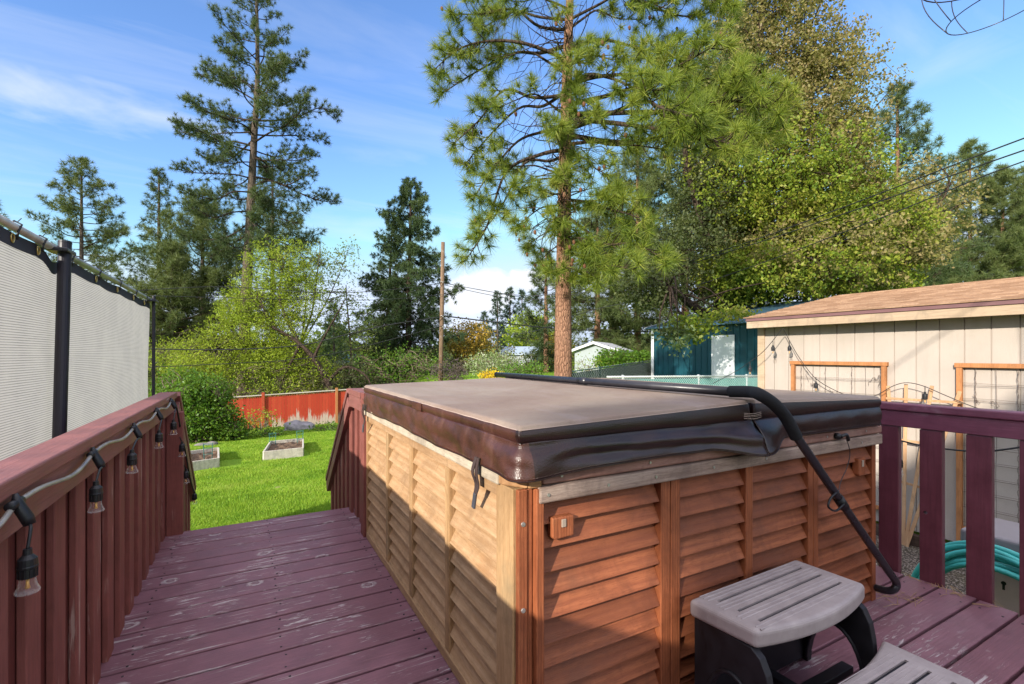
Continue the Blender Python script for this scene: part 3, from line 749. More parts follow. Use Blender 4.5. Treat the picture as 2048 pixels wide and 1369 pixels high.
# skirt of the left panel: down the left side, round the loose corner and along the front to the hinge
def wrap_skirt(nv=14):
    path = []; r = 0.022; cx_, cy_ = 0.652 + r, 1.150 + r
    for y in np.linspace(3.172, cy_, 110): path.append((0.652, y, -1.0, 0.0, 0, (3.172 - y) / (3.172 - cy_)))
    for a in np.linspace(0, 90, 9)[1:]: path.append((cx_ - r * math.cos(R(a)), cy_ - r * math.sin(R(a)), -math.cos(R(a)), -math.sin(R(a)), 1, a / 90))
    for x in np.linspace(cx_, 1.655, 80)[1:]: path.append((x, 1.150, 0.0, -1.0, 2, (x - cx_) / (1.655 - cx_)))
    nu = len(path); V = []
    for j in range(nv + 1):
        v = j / nv
        for (x, y, ox, oy, seg, f) in path:
            dc = abs(y - cy_) if seg == 0 else (abs(x - cx_) if seg == 2 else 0.0)     # distance from the corner
            c = math.exp(-(dc / 0.16) ** 2); zb = 0.824; b = 0.0
            if seg == 0: b = 0.006 * math.sin(math.pi * min(1, v * 1.5)) * (1 + 0.5 * math.sin(y * 8)) + 0.016 * v + 0.003 * math.sin(y * 19 + v * 6) * v + 0.0010 * math.sin(y * 41 + v * 11); zb = 0.820 + 0.004 * math.sin(y * 6)
            elif seg == 1: b = 0.006 * math.sin(math.pi * min(1, v * 1.5)) + 0.016 * v; zb = 0.822
            else:
                e = sm(max(0, (f - 0.74) / 0.26))
                b = 0.004 * math.sin(math.pi * v) + 0.016 * v + 0.0007 * math.sin(f * 37 + v * 9) + 0.003 * math.sin(f * 9 + 2.2 * math.sin(f * 5) + v * 2) + 0.012 * math.sin(v * 8.5 - f * 3) * (1 - abs(2 * v - 1)) * (1 - c) + 0.060 * e * v + 0.004 * math.sin(f * 15 + v * 3) * v
                zb = 0.822 + 0.014 * sm(min(1, f / 0.35)) - 0.034 * e
            b += c * (0.012 * v - 0.010 * math.exp(-((v - 0.18) / 0.15) ** 2)); b -= 0.005
            V.append((x + ox * b, y + oy * b, ZB + 0.004 + (zb - ZB - 0.004) * v))
    k = np.arange(nv)[:, None] * nu + np.arange(nu - 1)[None]; F = np.stack([k, k + 1, k + nu + 1, k + nu], -1).reshape(-1, 4)
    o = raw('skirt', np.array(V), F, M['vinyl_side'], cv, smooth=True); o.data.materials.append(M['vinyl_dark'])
    mi = np.array([1 if path[q % (nu - 1)][4] == 2 else 0 for q in range(len(F))], dtype=np.int32); o.data.polygons.foreach_set('material_index', mi)
    s_ = o.modifiers.new('thick', 'SOLIDIFY'); s_.thickness = 0.003
    MB().tube([Vector(V[nv * nu + i]) + Vector((path[i][2], path[i][3], 0)) * 0.002 for i in range(nu)], 0.0024, 6).build('hem', M['vinyl_dark'], o)
    MB().tube([Vector(V[(nv - 1) * nu + i]) + Vector((path[i][2], path[i][3], 0)) * 0.0022 for i in range(nu)], 0.0009, 4).build('stitching', M['stitch'], o)
wrap_skirt()
def br(u, v):
    e = sm(max(0, (0.22 - u) / 0.22))
    return -0.006 + 0.010 * math.sin(math.pi * min(1, v * 1.2)) + 0.012 * v + 0.0006 * math.sin(u * 31 + v * 8) + 0.003 * math.sin(u * 7 + 2 * math.sin(u * 4)) + 0.060 * e * v - 0.010 * math.exp(-((u - 0.26) / 0.08) ** 2) * v
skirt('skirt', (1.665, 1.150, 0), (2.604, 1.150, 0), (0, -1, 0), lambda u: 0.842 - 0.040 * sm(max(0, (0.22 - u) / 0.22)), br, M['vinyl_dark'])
skirt('skirt', (2.604, 1.150, 0), (2.604, 3.172, 0), (1, 0, 0), lambda u: 0.835, lambda u, v: 0.012 * math.sin(math.pi * v), M['vinyl_dark'], 30, 6)
skirt('skirt', (0.652, 3.172, 0), (2.604, 3.172, 0), (0, 1, 0), lambda u: 0.832, lambda u, v: 0.012 * math.sin(math.pi * v), M['vinyl_dark'], 30, 6)
MB().box(1.632, 1.682, 1.165, 3.165, 0.845, 0.985).build('hinge', plain('navy_hinge_vinyl', (0.012, 0.013, 0.024), 0.5), cv)
# webbing across the hinge, handle tab, straps
wb = MB()
for i, z in enumerate((0.951, 0.945, 0.939, 0.932)): wb.tube(spline([(1.605, 1.1435, z + 0.001), (1.654, 1.139 - 0.003 * (i % 2), z - 0.003), (1.705, 1.1435, z)], 5), 0.0012, 5)
wb.build('lacing', M['stitch'], cv)
MB().box(0.6415, 0.650, 1.985, 2.105, 0.926, 0.961).build('handle_tab', M['vinyl_side'], cv, bevel=0.004)
for (yy, dz) in ((1.372, 0.0), (3.06, 0.012)):
    sp = MB()
    for k, q in enumerate((0.0, 0.014)):
        pts = spline([(0.632, yy + q, 0.845 + dz), (0.626 - 0.006 * k, yy + q + 0.002, 0.80 + dz), (0.634, yy + q + 0.006, 0.757), (0.628, yy + 0.012 + q * 0.3, 0.726)], 6)
        vs = []
        for pt in pts: vs += [pt + Vector((0, -0.009, 0)), pt + Vector((0, 0.009, 0)), pt + Vector((-0.003, 0.009, 0)), pt + Vector((-0.003, -0.009, 0))]
        fs = [(i * 4 + a, i * 4 + (a + 1) % 4, i * 4 + 4 + (a + 1) % 4, i * 4 + 4 + a) for i in range(len(pts) - 1) for a in range(4)] + [(0, 1, 2, 3), tuple(len(pts) * 4 - 1 - a for a in range(4))]
        sp.add(vs, fs)
    so_ = sp.build('strap', plain('worn_webbing', (0.045, 0.026, 0.022), 0.8), cv)
    MB().bar((0.627, yy + 0.014, 0.73), (0.625, yy + 0.024, 0.682), 0.018, 0.008, (1, 0, 0)).build('buckle', plain('grey_buckle', (0.06, 0.065, 0.08), 0.4), so_, bevel=0.002)

# ------------------------------------------------------------------ lifter
lf = thing('cover_lifter', (1.66, 1.1, 0.0), 'black tubular cover lifter arm lying across the fold and slanting down the front', 'cover lifter')
cross = [(1.655, 3.26, 1.016), (1.655, 2.2, 1.019), (1.655, 1.22, 1.024)]
MB().tube(cross, 0.0185, 14).build('crossbar', M['tubeblack'], lf, smooth=True)
MB().tube([(1.655, 2.22, 1.019), (1.655, 2.15, 1.0192)], 0.0205, 14).build('sleeve', M['tubeblack'], lf, smooth=True)
MB().tube([(1.655, 3.262, 1.016), (1.655, 3.268, 1.016)], 0.0205, 12).build('end_cap', M['black'], lf)
YL = 1.075
g1, g2, g3 = ony(1556, 822, YL), ony(1576, 842, YL), ony(1593, 870, YL)
grip = spline([(1.655, 1.24, 1.024), (1.657, 1.15, 1.028), ony(1520, 790, 1.085), ony(1545, 806, YL), ony(1568, 830, YL), ony(1584, 858, YL), ony(1592, 874, YL)], 6)
MB().tube(grip, 0.0225, 16).build('foam_grip', M['foam'], lf, smooth=True)
arm = spline([ony(1588, 866, YL), ony(1660, 972, YL + 0.003), ony(1720, 1060, YL + 0.005), ony(1775, 1140, YL + 0.005), ony(1792, 1165, YL + 0.005), ony(1789, 1178, YL + 0.01), ony(1775, 1182, 1.11), ony(1752, 1176, 1.16)], 6)
MB().tube(arm, 0.0165, 14).build('arm', M['tubeblack'], lf, smooth=True)
MB().tube([ony(1676, 996, YL + 0.003), ony(1688, 1014, YL + 0.003)], 0.020, 14).build('collar', M['black'], lf, smooth=True)
a_, b_ = ony(1660, 1003, YL - 0.01), ony(1688, 1008, YL - 0.012)
MB().tube(spline([b_, ony(1672, 1022, YL - 0.012), ony(1657, 1014, YL - 0.012), ony(1662, 996, YL - 0.01), ony(1677, 983, YL - 0.01)], 7), 0.0042, 8).build('strap_loop', M['black'], lf, smooth=True)
MB().tube(spline([ony(1693, 880, 1.13), ony(1700, 905, 1.125), ony(1694, 935, 1.12), ony(1682, 962, 1.09), ony(1677, 985, YL - 0.01)], 6), 0.0016, 6).build('tether', M['black'], lf)

# ------------------------------------------------------------------ step
stp = thing('spa_step', (1.6, 0.9, 0), 'plastic spa step with two taupe treads on a black base before the hot tub', 'step')
def tread(name, poly, z, th, slots):
    b = MB().prism([(x, y, z - th) for x, y in poly], (0, 0, th))
    o = b.build(name, M['step'], None)
    bv = o.modifiers.new('bevel', 'BEVEL'); bv.width = 0.015; bv.segments = 4; bv.limit_method = 'ANGLE'; bv.angle_limit = R(50)
    dg = bpy.context.evaluated_depsgraph_get(); me = bpy.data.meshes.new_from_object(o.evaluated_get(dg)); o.modifiers.clear(); o.data = me
    for (x0, y0, x1, y1) in slots:
        c = MB().bar((x0, y0, z - 0.02), (x1, y1, z - 0.02), 0.011, 0.12).build('slot_bar', None)
        m = o.modifiers.new('b', 'BOOLEAN'); m.object = c; m.operation = 'DIFFERENCE'; m.solver = 'EXACT'
        dg = bpy.context.evaluated_depsgraph_get(); me = bpy.data.meshes.new_from_object(o.evaluated_get(dg)); o.modifiers.clear(); o.data = me
        bpy.data.objects.remove(c)
    me = o.data
    me.transform(Matrix.Translation(-stp.location)); o.parent = stp
    for (x0, y0, x1, y1) in slots: MB().bar((x0, y0, z - 0.030), (x1, y1, z - 0.030), 0.0115, 0.046).build('slot_bar', M['base'], o)  # black bars stand in for the dark shade inside the slots
    return o
X0, X1 = 1.272, 1.905
N = 24
def arc(x0, x1, y, b, n=N): return [(x0 + (x1 - x0) * i / n, y - b * (1 - (2 * i / n - 1) ** 2)) for i in range(n + 1)]
sl = []
for (p0, p1) in (((1437, 1204), (1603, 1137)), ((1476, 1223.5), (1642, 1150.5)), ((1517.5, 1243.5), (1682, 1166))):
    q0, q1 = onz(*p0, 0.36), onz(*p1, 0.36); sl.append((q0.x, q0.y, q1.x, q1.y))
tread('top_tread', arc(X0 + 0.025, X1, 0.885, 0.045) + [(X1 - 0.01, 1.128), (X0, 1.110)], 0.362, 0.056, sl)
low = arc(X0 + 0.01, 1.93, 0.600, 0.05) + [(x, y) for x, y in reversed([(X0 + 0.01 + (1.93 - X0 - 0.01) * i / N, 0.845 - 0.05 * (1 - (2 * i / N - 1) ** 2)) for i in range(N + 1)])]
tread('low_tread', low, 0.183, 0.05, [(1.33, y, 1.86, y) for y in (0.745, 0.685, 0.625)])
rib = MB()
for k in range(15):
    yy = 1.105 - 0.0155 * k
    if all(abs(yy - (s_[1] + s_[3]) / 2) > 0.012 for s_ in sl): rib.tube([(X0 + 0.045, yy - 0.003, 0.3615), (X1 - 0.045, yy + 0.006, 0.3615)], 0.0026, 5)
for k in range(14):
    yy = 0.79 - 0.0155 * k
    if all(abs(yy - q) > 0.011 for q in (0.745, 0.685, 0.625)): rib.tube([(1.34, yy, 0.1825), (1.86, yy, 0.1825)], 0.0018, 5)
rib.build('grip_rib', M['step'], stp)['kind'] = 'stuff'
def side(x):
    n = 14
    arcp = [(0.965 + 0.095 * math.cos(R(t)), 0.0 + 0.185 * math.sin(R(t))) for t in np.linspace(0, 180, n)]
    arc2 = [(0.70 + 0.07 * math.cos(R(t)), 0.0 + 0.075 * math.sin(R(t))) for t in np.linspace(0, 180, n)]
    top = [(0.90, 0.305), (0.872, 0.285), (0.852, 0.245), (0.842, 0.19), (0.838, 0.132)]
    poly = [(1.105, 0.0), (1.105, 0.305)] + top + [(0.60, 0.132), (0.575, 0.0)] + list(reversed(arc2)) + list(reversed(arcp))
    return MB().prism([(x, y, z + 0.002) for y, z in poly], (0.028, 0, 0))
for x in (X0 + 0.022, X1 - 0.045):
    o = side(x).build('side_panel', M['base'], stp, bevel=0.003)
    e = MB(); e.tube([(x + 0.014 - 0.016, 0.965 + 0.099 * math.cos(R(t)), 0.004 + 0.190 * math.sin(R(t))) for t in np.linspace(5, 175, 16)], 0.006, 8)
    e.build('arch_lip', M['base'], o, smooth=True)
MB().box(X0 + 0.05, X1 - 0.045, 1.075, 1.10, 0.01, 0.30).build('back_panel', M['base'], stp, bevel=0.003)
br_ = MB(); br_.box(X0 + 0.05, X1 - 0.045, 0.90, 0.94, 0.05, 0.075); br_.box(X0 + 0.05, X1 - 0.045, 0.80, 0.83, 0.04, 0.125)
br_.box(1.56, 1.60, 0.82, 1.07, 0.05, 0.075); br_.box(1.42, 1.44, 0.63, 0.80, 0.06, 0.13); br_.box(1.74, 1.76, 0.63, 0.80, 0.06, 0.13)
MB().box(X0 + 0.05, X1 - 0.046, 0.93, 1.074, 0.262, 0.268).build('shelf', M['base'], stp); MB().box(X0 + 0.05, X1 - 0.046, 0.60, 0.795, 0.118, 0.124).build('shelf', M['base'], stp)
br_.build('brace', M['base'], stp, bevel=0.003)

# ------------------------------------------------------------------ string lights
def bulb(t, top, bell=True, s=1.0):
    """socket and glass hanging with its top at `top`"""
    sk = MB(); x, y, z = top
    sk.lathe([(0.0, 0.0), (0.0085 * s, 0.0), (0.0095 * s, -0.014 * s), (0.0185 * s, -0.024 * s), (0.0195 * s, -0.040 * s), (0.0205 * s, -0.042 * s), (0.0205 * s, -0.046 * s), (0.018 * s, -0.048 * s), (0.018 * s, -0.070 * s), (0.0, -0.070 * s)], (x, y, z), 18)
    for k in range(12):
        a = 2 * math.pi * k / 12
        c, s_ = math.cos(a) * 0.0182 * s, math.sin(a) * 0.0182 * s
        sk.tube([(x + c, y + s_, z - 0.049 * s), (x + c, y + s_, z - 0.069 * s)], 0.0016 * s, 4)
    so_ = sk.build('socket', M['black'], t, smooth=False)
    if bell: pr = [(0.0, -0.071), (0.0155, -0.0712), (0.0160, -0.080), (0.0180, -0.090), (0.0225, -0.100), (0.0240, -0.1045), (0.0225, -0.108), (0.012, -0.1095), (0.0, -0.110)]
    else: pr = [(0.0, -0.071), (0.011, -0.0712), (0.013, -0.082), (0.020, -0.098), (0.0225, -0.112), (0.020, -0.125), (0.011, -0.133), (0.0, -0.135)]
    MB().lathe([(r * s, q * s) for r, q in pr], (x, y, z), 22).build('glass', M['glass'], so_, smooth=True)
    fl = MB(); fl.lathe([(0.0, -0.074 * s), (0.004 * s, -0.074 * s), (0.0035 * s, -0.088 * s), (0.006 * s, -0.097 * s), (0.0, -0.099 * s)], (x, y, z), 10)
    fl.build('filament', M['filament'], so_, smooth=True)

sl1 = thing('string_light', (-0.42, 2.4, 0.85), 'cable of bell shaped clear bulbs in black sockets clipped along the left deck railing', 'string lights', 'string lights')
XL = -0.412
def onl(px, py): return onx(px, py, XL)
tops = [(30, 1008), (185, 908), (267, 856), (313, 823), (342, 803)]
P = [onl(-160, 1155)] + [onl(*q) for q in tops]
path = []
for i in range(len(P) - 1):
    a, b = P[i], P[i + 1]
    for k in range(14):
        t = k / 14; q = a.lerp(b, t); q.z -= 0.012 * math.sin(math.pi * t) * (1 + 0.4 * math.sin(i * 2.1)) - 0.010 * math.sin(2 * math.pi * t); path.append(q)
path.append(P[-1])
cab = MB(); cab.tube(path, 0.0055, 10); cab.build('cable', M['cable_pale'], sl1, smooth=True)
socks = [(55, 1098), (192, 963), (264, 900), (318, 861), (347, 840)]
for i, (tp, sk) in enumerate(zip(tops, socks)):
    q = onl(*tp); c = onx(*sk, XL + 0.028)
    cl_ = MB(); d_ = (P[min(i + 2, len(P) - 1)] - P[i]).normalized()
    cl_.tube([q - d_ * 0.026, q - d_ * 0.024, q + d_ * 0.024, q + d_ * 0.026], [0.007, 0.0095, 0.0095, 0.007], 12)
    cl_.tube([q + Vector((0, 0, 0.02)), q + Vector((0.003, 0, 0.0)), q + Vector((0.018, 0, -0.032)), q + Vector((0.022, 0, -0.045))], [0.004, 0.0105, 0.0115, 0.010], 12)
    cl_.tube(spline([q + Vector((0.022, 0, -0.044)), q.lerp(c, 0.6) + Vector((0.012, 0, 0)), c + Vector((0, 0, -0.002))], 5), 0.0030, 8)
    cl_.build('clip', M['black'], sl1, smooth=True)
    bulb(sl1, c, True, 0.80)
a = P[-1]; pts2 = [a, onx(352, 812, XL + .02), onx(362, 862, XL + .02), onx(371, 905, XL + .03), onx(380, 955, XL + .03), onx(388, 985, XL + .03)]
cab = MB(); cab.tube(spline(pts2, 8), 0.005, 8); cab.build('cable', M['cord'], sl1, smooth=True)
for (tp, ) in (((364, 884),), ((372, 939),), ((389, 984),)):
    c = onx(*tp, XL + 0.045); bulb(sl1, c, True, 0.85)
    MB().tube([c + Vector((-0.012, 0, 0.03)), c], 0.003, 6).build('lead', M['black'], sl1)
# ------------------------------------------------------------------ privacy screen
XS = -0.95
ps = thing('privacy_screen', (XS, 3.7, -1.0), 'tall grey shade cloth privacy screen laced to a steel pipe on dark posts', 'screen')
ya, yb = 3.00, 6.74
nu, nv = 160, 60; V = []
rg = np.random.default_rng(21)
for j in range(nv + 1):
    v = j / nv
    for i in range(nu + 1):
        u = i / nu; y = ya + (yb - ya) * u
        # the top edge sags between its eyelets and is pulled down a little at the post
        zt = 1.755 - 0.012 * abs(math.sin(math.pi * (y - 3.45) / 0.62)) + 0.0 - 0.045 * math.exp(-((y - 3.72) / 0.10) ** 2)
        z = -0.9 + (zt + 0.9) * (1 - v)
        wv = 0.006 * math.sin(5 * y + 3 * z) + 0.012 * math.exp(-((y - 5.9 - 0.15 * math.sin(z * 4)) / 0.07) ** 2) * v + 0.010 * math.exp(-((y - 6.3 + 0.1 * z) / 0.05) ** 2) * v - 0.008 * math.exp(-((y - 5.3 - 0.3 * (z - 1)) / 0.12) ** 2) * v
        yy = y + (0.02 * math.sin(z * 5) + 0.035 * v * 0 if i == nu else 0)
        V.append((XS - 0.045 + wv, yy, z))
k = np.arange(nv)[:, None] * (nu + 1) + np.arange(nu)[None]
raw('shade_cloth', V, np.stack([k, k + 1, k + nu + 2, k + nu + 1], -1).reshape(-1, 4), M['cloth'], ps, smooth=True)
V = []
for j in range(5):
    for i in range(nu + 1):
        u = i / nu; y = ya + (yb - ya) * u
        zt = 1.755 - 0.012 * abs(math.sin(math.pi * (y - 3.45) / 0.62)) - 0.045 * math.exp(-((y - 3.72) / 0.10) ** 2)
        V.append((XS - 0.040 + 0.006 * math.sin(5 * y + 3 * zt), y, zt + 0.004 - 0.068 * j / 4))
k = np.arange(4)[:, None] * (nu + 1) + np.arange(nu)[None]
raw('hem', V, np.stack([k, k + 1, k + nu + 2, k + nu + 1], -1).reshape(-1, 4), M['hem'], ps, smooth=True)
MB().tube([(XS - 0.03, 2.9, 1.775), (XS - 0.03, 5.0, 1.781), (XS - 0.03, 6.80, 1.788)], 0.020, 14).build('pipe', M['steel'], ps, smooth=True)
for (yt, yb_, zt) in ((3.695, 3.50, 1.815), (6.66, 6.60, 1.81)):
    pr = 0.031 if yt < 5 else 0.016
    po = MB().tube([(XS + 0.028, yb_ - 0.1, -1.0), (XS + 0.012, yt, zt)], pr, 18).build('post', M['post'], ps, smooth=False)
    MB().tube([(XS + 0.012, yt, zt), (XS + 0.012, yt + 0.001, zt + 0.012)], [pr + 0.002, pr], 18).build('post_cap', M['black'], po)
    MB().box(XS - 0.055, XS + 0.05, yt - 0.10, yt + 0.055, 1.755, 1.775).build('bracket', M['tubeblack'], po, bevel=0.004)
    MB().tube([(XS - 0.03, yt + 0.05, 1.781), (XS - 0.03, yt + 0.12, 1.781)], 0.027, 14).build('clamp', M['black'], po, smooth=True)
for y in (3.13, 3.45, 3.93, 4.55, 5.2, 5.85, 6.4):
    c = Vector((XS - 0.036, y, 1.722)); pts = [c + Vector((0.004, 0.017 * math.cos(q), 0.021 * math.sin(q))) for q in np.linspace(0, 2 * math.pi, 17)]
    MB().tube(pts, 0.0042, 6, False).build('eyelet', M['brass'], ps, smooth=True); tie = MB()
    tie.tube([c + Vector((0.014 + 0.006, 0.0, -0.008)), c + Vector((0.022, 0.004, 0.03)), Vector((XS - 0.003, y + 0.012, 1.79)), Vector((XS - 0.03, y + 0.014, 1.806)), Vector((XS - 0.056, y + 0.01, 1.78))], 0.0048, 6)
    tie.tube([Vector((XS - 0.02, y + 0.012, 1.80)), Vector((XS - 0.012, y + 0.035, 1.825))], 0.002, 5)
    tie.build('cable_tie', M['black'], ps, smooth=True)

# ------------------------------------------------------------------ beige shed
WX = 6.44
sh = thing('garden_shed', (8.6, 0.5, -0.9), 'beige board sided shed with a low brown shingle roof beyond the railing', 'shed')
def siding():
    m, t, p, o = new_mat('beige_siding')
    n = t.noise(t.scale(t.obj(), (1, 1, 0.12)), 26, 5, 0.65); n2 = t.noise(t.obj(), 1.2, 4); n3 = t.noise(t.obj(), 130, 3, 0.6)
    x, y, z = t.sep(t.obj())
    c = t.mix(t.mapr(n2, 0.35, 0.65), (0.39, 0.335, 0.285), (0.46, 0.395, 0.34))
    sp = t.math('MULTIPLY', t.mapr(z, 1.1, 0.0), t.mapr(n3, 0.52, 0.66))
    c = t.mix(t.math('MULTIPLY', sp, 0.4), c, (0.30, 0.25, 0.20))
    dn = t.noise(t.scale(t.obj(), (1, 6, 0.5)), 1.5, 5, 0.65); c = t.mix(t.mapr(dn, 0.5, 0.75, 0, 0.3), c, (0.33, 0.28, 0.23))
    fin(t, p, c, 0.8, t.bump(t.math('ADD', n, n3), 0.5, 0.005), spec=0.2); return m
M['siding'] = siding()
M['fascia'] = wood('tan_fascia', 'y', (0.40, 0.29, 0.19), (0.50, 0.38, 0.265), 14, 0.75, 0.1, 0.15)
M['plumtrim'] = plain('plum_gutter', (0.17, 0.085, 0.085), 0.5, 0, 0.4, 0.1, 4)
gy = [4.385 - 0.115]
b = MB(); y = 4.30; YEND = -3.0
cuts = []
q = 4.12
while q > YEND: cuts.append(q); q -= 0.2032
prev = 4.30
for cgr in cuts + [YEND]:
    b.box(WX, WX + 0.05, cgr + 0.005, prev, -0.78, 1.62); prev = cgr - 0.005
b.box(WX + 0.012, WX + 0.06, YEND, 4.30, -0.781, 1.60)
b.box(WX + 0.05, 10.72, 4.20, 4.36, -0.78, 1.62); b.box(10.70, 10.76, YEND, 4.2, -0.78, 1.62)
b.prism([(WX, 4.335, 1.62), (10.76, 4.335, 1.62), (8.6, 4.335, 2.10)], (0, -0.1, 0))
b.build('wall', M['siding'], sh)
MB().box(WX - 0.02, WX + 0.05, 4.26, 4.362, -0.78, 1.60).build('corner_board', M['fascia'], sh, bevel=0.003)
MB().box(6.18, 6.22, YEND, 4.365, 1.535, 1.630).build('fascia_board', M['fascia'], sh, bevel=0.003)
MB().box(6.165, 6.215, YEND, 4.37, 1.632, 1.672).build('gutter_trim', M['plumtrim'], sh, bevel=0.003)
MB().box(6.221, WX + 0.02, YEND, 4.364, 1.585, 1.60).build('soffit', M['siding'], sh)
MB().prism([(6.22, 4.39, 1.54), (8.6, 4.39, 2.02), (8.6, 4.39, 2.12), (6.22, 4.39, 1.635)], (0, -0.03, 0)).build('rake_board', M['fascia'], sh)
def shingle(name, cols, course, wide):
    m, t, p, o = new_mat(name)
    v = t.obj(); x, y, z = t.sep(v)
    row = t.math('DIVIDE', x, course); ri = t.math('FLOOR', row); rf = t.math('FRACT', row)
    rn = t.new('ShaderNodeTexWhiteNoise', noise_dimensions='1D'); t.put(rn.inputs['W'], ri)
    colx = t.math('ADD', t.math('DIVIDE', y, wide), t.math('MULTIPLY', rn.outputs[0], 7.0))
    ci = t.math('FLOOR', colx); cx = t.new('ShaderNodeCombineXYZ'); t.put(cx.inputs[0], ri); t.put(cx.inputs[1], ci)
    wn = t.new('ShaderNodeTexWhiteNoise', noise_dimensions='2D'); t.put(wn.inputs['Vector'], cx.outputs[0])
    c = t.mix(wn.outputs[0], cols[0], cols[1]); c = t.mix(t.mapr(t.noise(v, 40, 4), 0.35, 0.75, 0, 0.5), c, cols[2])
    c = t.mix(t.mapr(t.noise(v, 0.8, 3), 0.4, 0.7, 0, 0.3), c, cols[2])
    edge = t.mapr(rf, 0.0, 0.12, 0.0, 1.0)
    h = t.math('ADD', t.math('MULTIPLY', edge, 1.0), t.math('MULTIPLY', wn.outputs[0], 0.6))
    fin(t, p, c, 0.9, t.bump(h, 0.8, 0.012), spec=0.15); return m
M['shingle'] = shingle('brown_shingle', ((0.26, 0.15, 0.088), (0.42, 0.27, 0.17), (0.17, 0.10, 0.06)), 0.14, 0.16)
rf = MB(); n = 18
for i in range(n):                    # courses of shingles, each lapping the one below
    x0 = 6.15 + (8.6 - 6.15) * i / n; x1 = 6.15 + (8.6 - 6.15) * (i + 1) / n
    zf = lambda x: 1.676 + (x - 6.15) / (8.6 - 6.15) * 0.47
    rf.prism([(x0, 4.40, zf(x0) + 0.000), (x1 + 0.02, 4.40, zf(x1) - 0.004), (x1 + 0.02, 4.40, zf(x1) + 0.008), (x0, 4.40, zf(x0) + 0.013)], (0, -7.4, 0))
rf.prism([(8.6, 4.40, 2.135), (11.1, 4.40, 1.67), (11.1, 4.40, 1.69), (8.6, 4.40, 2.155)], (0, -7.4, 0))
rf.build('roof', M['shingle'], sh)
MB().box(WX - 0.10, WX - 0.02, -3.0, 4.42, -1.1, -0.80).build('edging_timber', wood('dark_edging', 'y', (0.05, 0.03, 0.022), (0.13, 0.085, 0.06), 20, 0.9), sh, bevel=0.008)

# ------------------------------------------------------------------ framed wire trellises on the shed wall
def wire_trellis(loc, w, label, fcol):
    t = thing('wire_trellis', loc, label, 'trellis', 'framed wire trellises')
    x, y, z = loc; H = 1.87; X0 = x - 0.02; X1 = x + 0.022
    MB().box(X0 - 0.004, X1 + 0.004, y - w / 2 - 0.012, y + w / 2 + 0.012, z + H - 0.045, z + H).build('top_bar', M['frame_x'], t, bevel=0.003)
    for s in (-1, 1):
        yc = y + s * (w / 2 - 0.024)
        MB().box(X0, X1, yc - 0.023, yc + 0.023, z, z + H - 0.047).build('upright', M['frame_x'], t, bevel=0.003)
    MB().box(X0, X1, y - w / 2 + 0.05, y + w / 2 - 0.05, z + 0.16, z + 0.20).build('bottom_bar', M['frame_x'], t, bevel=0.003)
    m = MB(); r = random.Random(int(w * 1000))
    k = 0; yy = y - w / 2 + 0.06
    while yy < y + w / 2 - 0.03:
        m.tube([(x + r.uniform(-.004, .004), yy + r.uniform(-.004, .004), z + 0.18 + (H - 0.22) * i / 8) for i in range(9)], 0.0021, 5)
        if k % 2 == 0:     # twisted double strands
            m.tube([(x + 0.003 * math.cos(i * 1.6), yy + 0.006 * math.sin(i * 1.6), z + 0.18 + (H - 0.22) * i / 60) for i in range(61)], 0.0017, 4)
        yy += 0.152; k += 1
    zz = z + 0.25
    while zz < z + H - 0.08:
        m.tube([(x + 0.002, y - w / 2 + 0.03 + (w - 0.06) * i / 8, zz + r.uniform(-.004, .004)) for i in range(9)], 0.0021, 5)
        m.tube([(x + 0.002, y - w / 2 + 0.03 + (w - 0.06) * i / 8, zz + 0.020 + r.uniform(-.004, .004)) for i in range(9)], 0.0013, 4) if r.random() < 0.6 else None
        zz += 0.155
    m.build('wire_grid', M['wire'], t, smooth=True)
    v = MB()               # dry vine left in the mesh
    for q in range(7):
        yy = y - w / 2 + 0.05 + r.random() * (w - 0.1) if q > 3 else y - w / 2 + 0.05 + (q % 2) * 0.04
        zz = z + H - 0.1 - r.random() * 0.35; pts = [Vector((x - 0.01, yy, zz))]
        for i in range(9): pts.append(pts[-1] + Vector((r.uniform(-.006, .006), r.uniform(-.03, .03), r.uniform(-.045, .03))))
        v.tube(spline(pts, 3), 0.0022, 5)
    v.build('dry_vine', M['wire'], t, smooth=True)
    return t
wire_trellis((6.405, 3.31, -0.79), 1.10, 'cedar framed wire trellis on the shed wall, under the hanging bulbs', 0)
wire_trellis((6.405, 1.58, -0.79), 1.12, 'cedar framed wire trellis on the shed wall, above the teal hose', 1)

ft = thing('fan_trellis', (6.27, 2.55, -0.92), 'fan shaped trellis of thin wooden laths standing against the shed', 'trellis')
base = [onx(1809 + k * 3.5, 1087, 6.27) for k in (-1.5, -0.5, 0.5, 1.5)]
tops_ = [onx(1776, 772, 6.33), onx(1812, 769, 6.33), onx(1864, 772, 6.33), onx(1920, 783, 6.33)]
for i, (a, b_) in enumerate(zip(base, tops_)):
    c = MB(); a = Vector((a.x - 0.006 * i, a.y, -0.92)); c.bar(a, b_ + (b_ - a) * 0.01, 0.012, 0.034, (0, 1, 0)) if False else c.bar(a, b_, 0.034, 0.010, (1, 0, 0))
    c.build('lath', M['lath'], ft, bevel=0.002)
for (p0, p1) in (((1772, 797), (1927, 806)), ((1796, 962), (1850, 978)), ((1788, 878), (1885, 893))):
    a, b_ = onx(*p0, 6.318), onx(*p1, 6.318)
    MB().bar(a, b_, 0.026, 0.009, (1, 0, 0)).build('cross_lath', M['lath'], ft, bevel=0.002)

